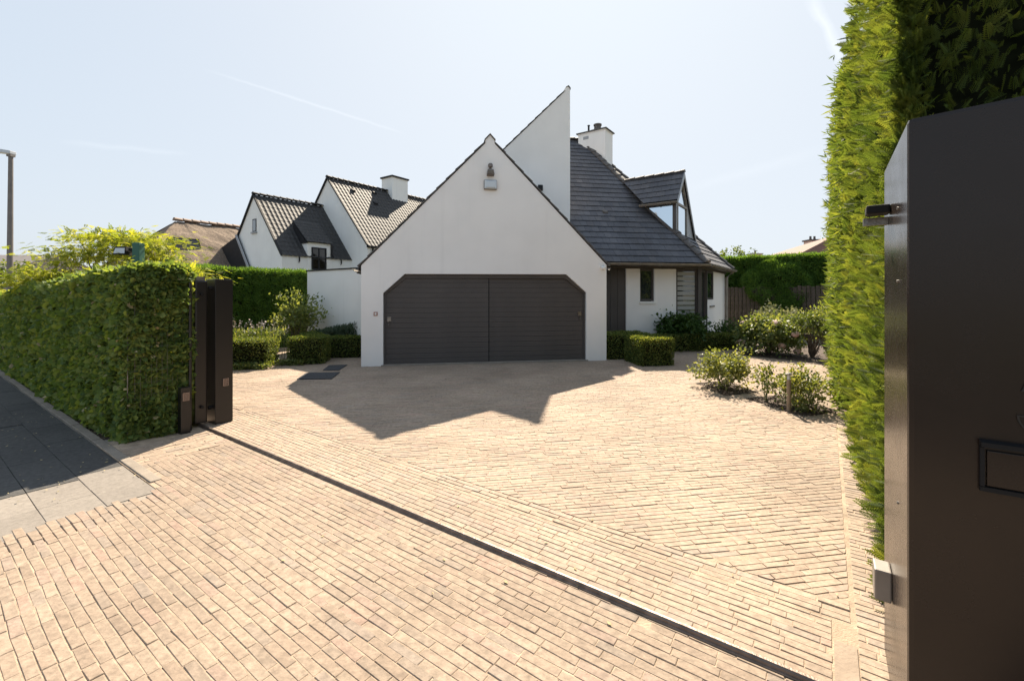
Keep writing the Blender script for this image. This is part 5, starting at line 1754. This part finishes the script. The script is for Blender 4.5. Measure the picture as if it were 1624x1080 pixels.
def shrub(name, label, base, rx, rz, zc, nclus, nleaf, leaf, mat, tmpl=T_LEAF, cr=0.16, cat='shrub', group=None, stems=7, stem_mat='bark', r0=0.012, out=0.6, up=0.2,
          flowers=None, flat=1.0, lean=(0, 0), irregular=0.25, shell=0.55, ry=None):
    base = Vector(base)
    t = thing(name, label, cat, base, group)
    ry = ry or rx
    th_ = rng.uniform(0, 2 * PI, nclus); cz = rng.uniform(-0.75, 1, nclus)
    rr = rng.uniform(shell, 1.0, nclus) * (1 + rng.normal(0, irregular, nclus))
    sx = np.sqrt(1 - np.clip(cz, -1, 1) ** 2)
    C = np.column_stack([rx * rr * sx * np.cos(th_) + lean[0] * cz, ry * rr * sx * np.sin(th_) + lean[1] * cz, zc + rz * rr * cz]) + np.array(base)
    C[:, 2] = np.maximum(C[:, 2], 0.08)
    mb = MB()
    tips = [Vector(C[i]) for i in rng.choice(nclus, size=min(stems * 3, nclus), replace=False)]
    tree_branches(mb, base + Vector((0, 0, -0.03)), tips, r0)
    mb.make('stems', stem_mat, t)
    per = max(1, nleaf // nclus)
    P_ = np.repeat(C, per, axis=0) + rng.normal(size=(nclus * per, 3)) * cr * np.array([1, 1, 0.75 * flat])
    P_[:, 2] = np.maximum(P_[:, 2], 0.02)
    n = len(P_)
    ctr = np.array(base) + np.array([0, 0, zc])
    Od = unit(P_ - ctr)
    D_ = unit(Od * out + rng.normal(size=(n, 3)) * 0.6 + np.array([0, 0, up]))
    Nr_ = unit(Od * 0.5 + np.array([0, 0, 0.8]) + rng.normal(size=(n, 3)) * 0.55)
    rn = np.repeat(rng.random(nclus), per) * 0.5 + rng.random(n) * 0.5
    foliage('leaves', t, P_, D_, Nr_, leaf * rng.uniform(.6, 1.3, n), tmpl, mat, rnd=rn)
    if flowers:
        cnt_, fm, fr_ = flowers
        ids = rng.choice(nclus, size=min(cnt_, nclus), replace=False)
        for i in ids:
            c = Vector(C[i]) + (Vector(C[i]) - Vector(ctr)).normalized() * cr * 0.9
            fb = MB().lathe((0, 0, 0), [(0.25 * fr_, -0.7 * fr_), (0.8 * fr_, -0.4 * fr_), (1.0 * fr_, 0.05 * fr_), (0.75 * fr_, 0.55 * fr_), (0.25 * fr_, 0.8 * fr_)], 11)
            fb.V = [c + v * random.uniform(0.78, 1.18) for v in fb.V]
            fb.make('flower', fm, t)
    return t


G = ground_px
# left border shrubs
shrub('light_shrub', 'loose light green shrub in front of the conifer hedge and white wall', Vector((-6.15, 12.7, 0)), 0.58, 0.62, 1.05, 55, 1900, 0.085, 'light_leaf', cr=0.11, stems=9, up=0.4, irregular=0.2, shell=0.4)
# pale flowering perennials
pp = thing('pale_perennials', 'pale pinkish flower spikes above the left box hedge', 'flowers', hw(-4.8, 11.95, 0))
mb = MB(); fb = MB()
for i in range(110):
    a, b_ = random.uniform(-5.7, -3.85), random.uniform(11.8, 12.5)
    h_ = random.uniform(0.7, 1.12)
    p0 = hw(a, b_, 0); p1 = hw(a + random.gauss(0, .08), b_ + random.gauss(0, .06), h_)
    mb.tube([p0, p0.lerp(p1, .5) + Vector((0, 0, .02)), p1], [0.004, 0.003, 0.002], 4, cap=False)
    for k in range(random.randint(2, 5)):
        c = p0.lerp(p1, 1 - k * 0.055) + Vector((random.gauss(0, .02), random.gauss(0, .02), 0))
        r = random.uniform(0.012, 0.024)
        x = Vector((random.gauss(0, 1), random.gauss(0, 1), random.gauss(0, 1))).normalized() * r
        y = x.orthogonal().normalized() * r
        fb.add([c - x, c - y, c + x, c + y], [(0, 1, 2, 3)])
mb.make('stalks', 'stem', pp, kind='stuff')
fb.make('flower_heads', 'pale_flower', pp, kind='stuff')
n_ = 1500
Pl = np.column_stack([rng.uniform(-5.7, -3.85, n_), rng.uniform(11.8, 12.5, n_), rng.uniform(0.4, .78, n_)])
foliage('leaves', pp, arr(hw, Pl), unit(rng.normal(size=(n_, 3)) * .5 + np.array([0, 0, 1])), unit(rng.normal(size=(n_, 3))), 0.12 * rng.uniform(.6, 1.3, n_), T_NARROW, 'shrub')
# lavender behind the shaded hedge
n_ = 6500
Pl = np.column_stack([rng.uniform(-3.3, -1.85, n_), rng.uniform(12.95, 13.5, n_), rng.uniform(0.2, 0.93, n_)])
Pl[:, 2] *= 0.72 + 0.3 * (Pl[:, 0] + 3.1) / 1.25
lv = thing('lavender_clump', 'grey green lavender clump against the low white wall', 'lavender', hw(-2.5, 13.2, 0))
foliage('leaves', lv, arr(hw, Pl), unit(rng.normal(size=(n_, 3)) * .4 + np.array([0, 0, 1])), unit(rng.normal(size=(n_, 3))), 0.11 * rng.uniform(.6, 1.4, n_), T_NARROW, 'lavender')

# right garden
shrub('round_bush', 'dark green rounded bush under the corner window of the house', hw(7.55, 12.9, 0), 0.80, 0.52, 0.56, 120, 4600, 0.105, 'rhodo', cr=0.13, up=-0.1, irregular=0.08, shell=0.5, tmpl=T_LEAF)
shrub('dark_bush', 'small dark bush at the end of the curved box hedge', Vector((7.15, 14.3, 0)), 0.55, 0.42, 0.45, 60, 1800, 0.07, 'rhodo', cr=0.12, irregular=0.1)
shrub('hydrangea', 'hydrangea bush with faded pink flower heads at the paving edge', Vector((7.25, 12.55, 0)), 0.72, 0.50, 0.55, 150, 5200, 0.09, 'shrub', cr=0.13, up=-0.05, irregular=0.1, shell=0.55, flowers=(16, 'pink', 0.10))
shrub('silver_shrub', 'tall silvery leaved shrub behind the hydrangea', Vector((7.85, 13.3, 0)), 0.62, 0.72, 0.85, 60, 2200, 0.075, 'silver_leaf', cr=0.11, up=0.5, irregular=0.3, shell=0.4, stems=9)
shrub('standard_shrub', 'bare stemmed shrub between the hydrangea and the thuja hedge, left of two', Vector((8.05, 11.9, 0)), 0.42, 0.40, 0.90, 60, 1900, 0.06, 'shrub', cr=0.09, stems=5, r0=0.022, irregular=0.15, up=0.3)
shrub('standard_shrub', 'bare stemmed shrub nearest the tall conifer hedge on the right', Vector((8.15, 11.35, 0)), 0.40, 0.50, 0.98, 60, 1900, 0.06, 'shrub', cr=0.09, stems=5, r0=0.022, irregular=0.15, up=0.3)
structure('border_soil', [G(1178, 563) + Vector((0, 0, .004)), G(1262, 573) + Vector((0, 0, .004)), G(1345, 581) + Vector((0, 0, .004)), G(1400, 552) + Vector((0, 0, .004)), G(1180, 545) + Vector((0, 0, .004))], [(0, 1, 2, 3, 4)], 'soil')
soilq = [(p.x, p.y) for p in (G(1178, 563), G(1262, 573), G(1345, 581), G(1400, 552), G(1180, 545))]
clods('soil_clods', [soilq], ww, 700, 0.01, 0.04, 'soil', bpy.data.objects['border_soil'])
# roses in the cut-out beds
def hb_at(bed, i, t, r=0.5):
    pass


def bed_pt(bed, u, v):
    a = Vector((*bed[0], 0)).lerp(Vector((*bed[1], 0)), u)
    b_ = Vector((*bed[3], 0)).lerp(Vector((*bed[2], 0)), u)
    c = a.lerp(b_, v)
    return hw(c.x, c.y, -0.03)


shrub('rose_bush', 'wide leafy rose bush filling the farther paving bed', bed_pt(BED1, 0.5, 0.42), 0.50, 0.30, 0.38, 80, 2600, 0.055, 'rose', cr=0.08, stems=9, stem_mat='stem', r0=0.007, irregular=0.18, shell=0.3, up=0.2)
shrub('rose_bush', 'thin upright rose at the left corner of the nearer paving bed', bed_pt(BED2, 0.22, 0.25), 0.13, 0.26, 0.36, 16, 260, 0.055, 'rose', cr=0.06, stems=3, stem_mat='stem', r0=0.006, irregular=0.2, shell=0.3)
shrub('rose_bush', 'small sparse rose in the middle of the nearer paving bed', bed_pt(BED2, 0.42, 0.45), 0.17, 0.20, 0.26, 18, 260, 0.052, 'rose', cr=0.06, stems=3, stem_mat='stem', r0=0.006, irregular=0.25, shell=0.3)
shrub('rose_bush', 'bushy rose beside the wooden stake in the nearer paving bed', bed_pt(BED2, 0.72, 0.5), 0.30, 0.28, 0.36, 50, 1300, 0.053, 'rose', cr=0.07, stems=6, stem_mat='stem', r0=0.007, irregular=0.22, shell=0.3)
shrub('rose_bush', 'low straggling rose at the right end of the nearer paving bed', bed_pt(BED2, 0.86, 0.35), 0.22, 0.12, 0.14, 20, 260, 0.05, 'rose', cr=0.06, stems=4, stem_mat='stem', r0=0.005, irregular=0.3, shell=0.3)
sb = G(1251, 652) + Vector((0, 0, -0.02))
stake = thing('garden_lamp', 'short wooden garden stake light among the roses', 'garden light', sb)
MB().lathe(sb + Vector((0, 0, -0.05)), [(0.028, 0), (0.028, 0.52), (0.026, 0.53)], 12).make('post', 'wood_post', stake)
MB().lathe(sb + Vector((0, 0, 0.48)), [(0.022, 0), (0.022, 0.07)], 10).make('lens', 'lamp_lens', stake)
MB().lathe(sb + Vector((0, 0, 0.551)), [(0.045, 0), (0.05, 0.012), (0.03, 0.03), (0.008, 0.034)], 12).make('cap', 'zinc', stake)
# timber edging along the far sides of the beds
for nm, bed, lab in (('bed_edging', BED1, 'thin timber edging behind the farther rose bed'), ('bed_edging', BED2, 'thin timber edging behind the nearer rose bed')):
    e = MB()
    for i, j in ((2, 3), (3, 0)):
        p, q = Vector((*bed[i], 0)), Vector((*bed[j], 0))
        d = (q - p).normalized(); o_ = Vector((-d.y, d.x, 0)) * 0.02
        pts = [p, q, q + o_, p + o_]
        e.prism([hw(v.x, v.y, -0.06) for v in pts], [hw(v.x, v.y, 0.008) for v in pts])
    tag(e.make(nm, 'wood_fence'), lab, 'edging')

# two dark mats / drain covers by the garage corner
for quad, lab in ((((486, 592), (539, 591), (526, 601.6), (471, 602)), 'larger dark mat lying on the paving left of the garage'),
                  (((521.6, 580), (551, 579), (537, 588), (512, 588)), 'smaller dark mat nearer the garage pier')):
    pts = [G(*q) for q in quad]
    m_ = MB().prism([p + Vector((0, 0, 0.004)) for p in pts[::-1]], [p + Vector((0, 0, 0.016)) for p in pts[::-1]]).make('floor_mat', 'grate')
    tag(m_, lab, 'mat')

# ------------------------------------------------------------------ the tall cypress hedge on the right
cy = thing('cypress_hedge', 'very tall feathery cypress hedge behind the dark gate pillar on the right', 'hedge', sw(1.1, 7, 0))


CY_H = 5.0


def cy_face(z):
    return np.asarray(z) * 0.0 + 0.235


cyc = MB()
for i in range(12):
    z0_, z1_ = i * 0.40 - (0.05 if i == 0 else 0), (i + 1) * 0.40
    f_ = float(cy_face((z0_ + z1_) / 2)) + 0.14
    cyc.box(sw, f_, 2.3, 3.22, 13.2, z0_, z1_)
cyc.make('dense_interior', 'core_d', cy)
# left face, dense close to the camera
nA = 10000
nn_ = 3.0 + 10.2 * rng.random(nA) ** 2.3
zz_ = rng.uniform(0.0, CY_H, nA)
PA = np.column_stack([cy_face(zz_) - 0.010 * (nn_ - 3), nn_, zz_]); NA = np.tile(np.array([[-1.0, 0, 0.05]]), (nA, 1))
# end face towards the street
nB = 4600
zb_ = np.where(rng.random(nB) < 0.75, rng.uniform(1.9, 4.3, nB), rng.uniform(0.0, CY_H, nB))
PB = np.column_stack([cy_face(zb_) + 2.0 * rng.random(nB) ** 1.9, np.full(nB, 3.02), zb_]); NB_ = np.tile(np.array([[0, -1.0, 0.05]]), (nB, 1))
nT = 500
PT = np.column_stack([rng.uniform(0.3, 2.2, nT), rng.uniform(3.1, 13, nT), np.full(nT, CY_H)]); NT_ = np.tile(np.array([[0, 0, 1.0]]), (nT, 1))
P = np.vstack([PA, PB, PT]); Nn = np.vstack([NA, NB_, NT_])
# round the near corner
rc = 0.14
cf = cy_face(P[:, 2])
cxr, cyr = cf + rc, 3.02 + rc
mc = (P[:, 0] < cxr) & (P[:, 1] < cyr)
ddx, ddy = P[:, 0] - cxr, P[:, 1] - cyr
ll = np.hypot(ddx, ddy) + 1e-9
P[mc, 0] = (cxr + ddx / ll * rc)[mc]; P[mc, 1] = (cyr + ddy / ll * rc)[mc]
Nn[mc, 0] = (ddx / ll)[mc]; Nn[mc, 1] = (ddy / ll)[mc]
Wp = arr(sw, P); Nw = arr(sw, Nn)
n_ = len(P)
Wp = Wp + Nw * (vnoise(Wp, 2.0) * 0.07 + vnoise(Wp, 6.0, 2) * 0.05 - rng.exponential(0.035, n_).clip(0, 0.2) - 0.06)[:, None]
D = unit(Nw * 0.7 + np.array([0, 0, 0.55]) + rng.normal(size=(n_, 3)) * 0.5)
Nr = unit(np.cross(D, rng.normal(size=(n_, 3))))
dist = np.linalg.norm(Wp[:, :2], axis=1)
far = np.clip(dist / 3.5, 1, 2.2)
size = 0.080 * rng.uniform(0.45, 1.6, n_) * far ** 0.6
size[nA:nA + nB] *= 0.85
clump = np.clip(0.5 + 0.9 * vnoise(Wp, 5.0, 11), 0, 1) * 0.6 + rng.random(n_) * 0.4
near = dist < 5.0
foliage('foliage', cy, Wp[near], D[near], Nr[near], size[near], T_SPRAY_FINE, 'cypress', rnd=clump[near])
mid_ = ~near & (dist < 7.5)
foliage('foliage', cy, Wp[mid_], D[mid_], Nr[mid_], size[mid_], T_SPRAY, 'cypress', rnd=clump[mid_])
far_ = dist >= 7.5
foliage('foliage', cy, np.repeat(Wp[far_], 3, axis=0) + rng.normal(0, 0.07, (3 * far_.sum(), 3)), np.repeat(D[far_], 3, axis=0) + rng.normal(0, 0.4, (3 * far_.sum(), 3)),
        np.repeat(Nr[far_], 3, axis=0), np.repeat(size[far_], 3) * 0.8, T_TUFT, 'cypress', rnd=np.repeat(clump[far_], 3))
st = MB()
for i in range(9):
    st.tube([sw(0.7 + random.uniform(-.1, .2), 3.5 + i * 1.05, -0.05), sw(0.75, 3.5 + i * 1.05, 2.2), sw(0.8, 3.5 + i * 1.05, 4.0)], [0.06, 0.04, 0.015], 8)
st.make('trunks', 'bark', cy)

# ------------------------------------------------------------------ golden tree, lamp, post, far trees
def golden_tree(base, label):
    t = thing('golden_tree', label, 'tree', base)
    base = Vector(base)
    lobes = [((-0.2, 0.3, 1.35), (1.1, .7, .16)), ((0.45, 0, 1.15), (1.0, .7, .20)), ((-0.6, .1, .95), (0.9, .7, .22)), ((-1.65, .2, .50), (.75, .7, .2)),
             ((-1.3, 0, .42), (0.9, .6, .26)), ((1.25, -.2, .55), (.75, .6, .2)),
             ((1.75, -.3, .38), (.55, .45, .16)), ((0.9, -.1, 0.85), (.6, .5, .2))]
    top = base + Vector((0, 0, 1.55))
    mb = MB()
    mb.tube([base + Vector((0, 0, -.05)), base + Vector((.05, .02, .8)), top], [0.07, 0.055, 0.04], 8)
    tips = []
    for (c, r) in lobes:
        for _ in range(4):
            tips.append(top + Vector((c[0] + random.gauss(0, r[0] * .6), c[1] + random.gauss(0, r[1] * .5), c[2] - .05 + random.gauss(0, r[2] * .4))))
    tree_branches(mb, top, tips, 0.022, wig=0.2)
    mb.make('trunk', 'bark', t)
    P_, D_ = [], []
    for (c, r) in lobes:
        n = int(640 * r[0])
        q = rng.normal(size=(n, 3)) * np.array(r) * 0.46
        P_.append(q + np.array(c) + np.array(top))
        d = q.copy(); d[:, 2] = -0.1
        D_.append(unit(d + rng.normal(size=(n, 3)) * 0.35))
    P_ = np.vstack(P_); D_ = np.vstack(D_)
    n = len(P_)
    foliage('crown', t, P_, D_, unit(np.array([0, 0, 1.0]) + rng.normal(size=(n, 3)) * .3), 0.16 * rng.uniform(.6, 1.2, n), T_COMP, 'robinia')
    return t


golden_tree((-8.1, 9.0, 0), 'low golden leaved tree spreading above the long left hedge')


def far_tree(name, label, base, h, r, n, mat='far_tree', leaf=0.16, group=None):
    t = thing(name, label, 'tree', base, group)
    base = Vector(base)
    mb = MB()
    mb.tube([base, base + Vector((0, 0, h * .55)), base + Vector((0, 0, h * .95))], [0.12, 0.07, 0.02], 7)
    nc = 40
    C = rng.normal(size=(nc, 3)) * np.array([r * .5, r * .5, h * .16]) + np.array(base) + np.array([0, 0, h * .72])
    tree_branches(mb, base + Vector((0, 0, h * .4)), [Vector(c) for c in C[:18]], 0.03)
    mb.make('trunk', 'bark', t)
    per = n // nc
    P_ = np.repeat(C, per, axis=0) + rng.normal(size=(nc * per, 3)) * r * 0.16
    m_ = len(P_)
    foliage('crown', t, P_, unit(rng.normal(size=(m_, 3))), unit(rng.normal(size=(m_, 3)) + np.array([0, 0, .6])), leaf * rng.uniform(.6, 1.2, m_), T_LEAF, mat)
    return t


far_tree('far_tree', 'small tree top just right of the house roof above the back hedge', (15.3, 31, 0), 4.9, 1.0, 1500)
far_tree('far_tree', 'sparse tree top between the house roof and the far chimney', (19.6, 36, 0), 5.0, 0.9, 500)
far_tree('far_tree', 'thin tree top between the far chimney and the red roof', (21.6, 37, 0), 5.0, 0.8, 400)
far_tree('far_tree', 'dark branch tips of a tree behind the red roof by the conifer hedge', (21.3, 29, 0), 6.0, 0.8, 300)
far_tree('far_tree', 'green tree beyond the street lamp at the left edge', (-20.5, 17.0, 0), 3.4, 1.2, 1500)

lp = thing('street_lamp', 'grey street lamp with flat arm head at the left edge', 'street lamp', (-18.1, 16, 0))
MB().tube([(-18.14, 16, -0.1), (-18.12, 16, 3.0), (-18.09, 16, 6.72)], [0.10, 0.085, 0.065], 14).make('pole', 'lamp_pole', lp)
MB().box(ww, -18.17, -18.01, 15.92, 16.08, 6.66, 6.74).make('bracket', 'lamp_pole', lp)
MB().prism([ww(-18.01, 15.88, 6.74), ww(-18.01, 16.12, 6.74), ww(-18.80, 16.16, 6.84), ww(-18.80, 15.84, 6.84)],
           [ww(-18.01, 15.89, 6.86), ww(-18.01, 16.11, 6.86), ww(-18.75, 16.13, 6.98), ww(-18.75, 15.87, 6.98)]).make('lamp_head', 'lamp_lens', lp, bevel=0.02)
gp = thing('light_post', 'green square post carrying a floodlight above the left hedge', 'light post', (-6.93, 8.2, 0))
MB().box(ww, -6.98, -6.85, 8.14, 8.27, 0, 2.65).make('post', 'green_paint', gp, bevel=0.01)
MB().box(ww, -7.07, -6.981, 8.17, 8.23, 2.50, 2.55).make('arm', 'black', gp)
MB().prism([ww(-7.30, 8.10, 2.43), ww(-7.07, 8.10, 2.43), ww(-7.07, 8.28, 2.43), ww(-7.30, 8.28, 2.43)], [ww(-7.28, 8.14, 2.58), ww(-7.09, 8.14, 2.58), ww(-7.09, 8.26, 2.58), ww(-7.28, 8.26, 2.58)]).make('floodlight_housing', 'black', gp)
MB().prism([ww(-7.285, 8.098, 2.45), ww(-7.085, 8.098, 2.45), ww(-7.10, 8.124, 2.55), ww(-7.27, 8.124, 2.55)], [ww(-7.285, 8.103, 2.45), ww(-7.085, 8.103, 2.45), ww(-7.10, 8.129, 2.55), ww(-7.27, 8.129, 2.55)]).make('lens', 'lamp_lens', gp)

# a few fallen leaves on the courtyard bricks
V, F = [], []
for i in range(46):
    u_, v_ = random.uniform(380, 1330), random.uniform(610, 1000)
    c = G(u_, v_) + Vector((0, 0, 0.003))
    a = random.uniform(0, 2 * PI); r = random.uniform(0.008, 0.02)
    k = len(V)
    for q, m_ in ((0, 1.0), (PI / 2, .5), (PI, 1.0), (3 * PI / 2, .5)):
        V.append(c + Vector((math.cos(a + q) * r * m_, math.sin(a + q) * r * m_, random.uniform(0.001, 0.007))))
    F.append((k, k + 1, k + 2, k + 3))
fl_ = mk('fallen_leaves', V, F, 'dry_leaf')
fl_['kind'] = 'stuff'
fl_['label'] = 'few small fallen leaves on the courtyard bricks'
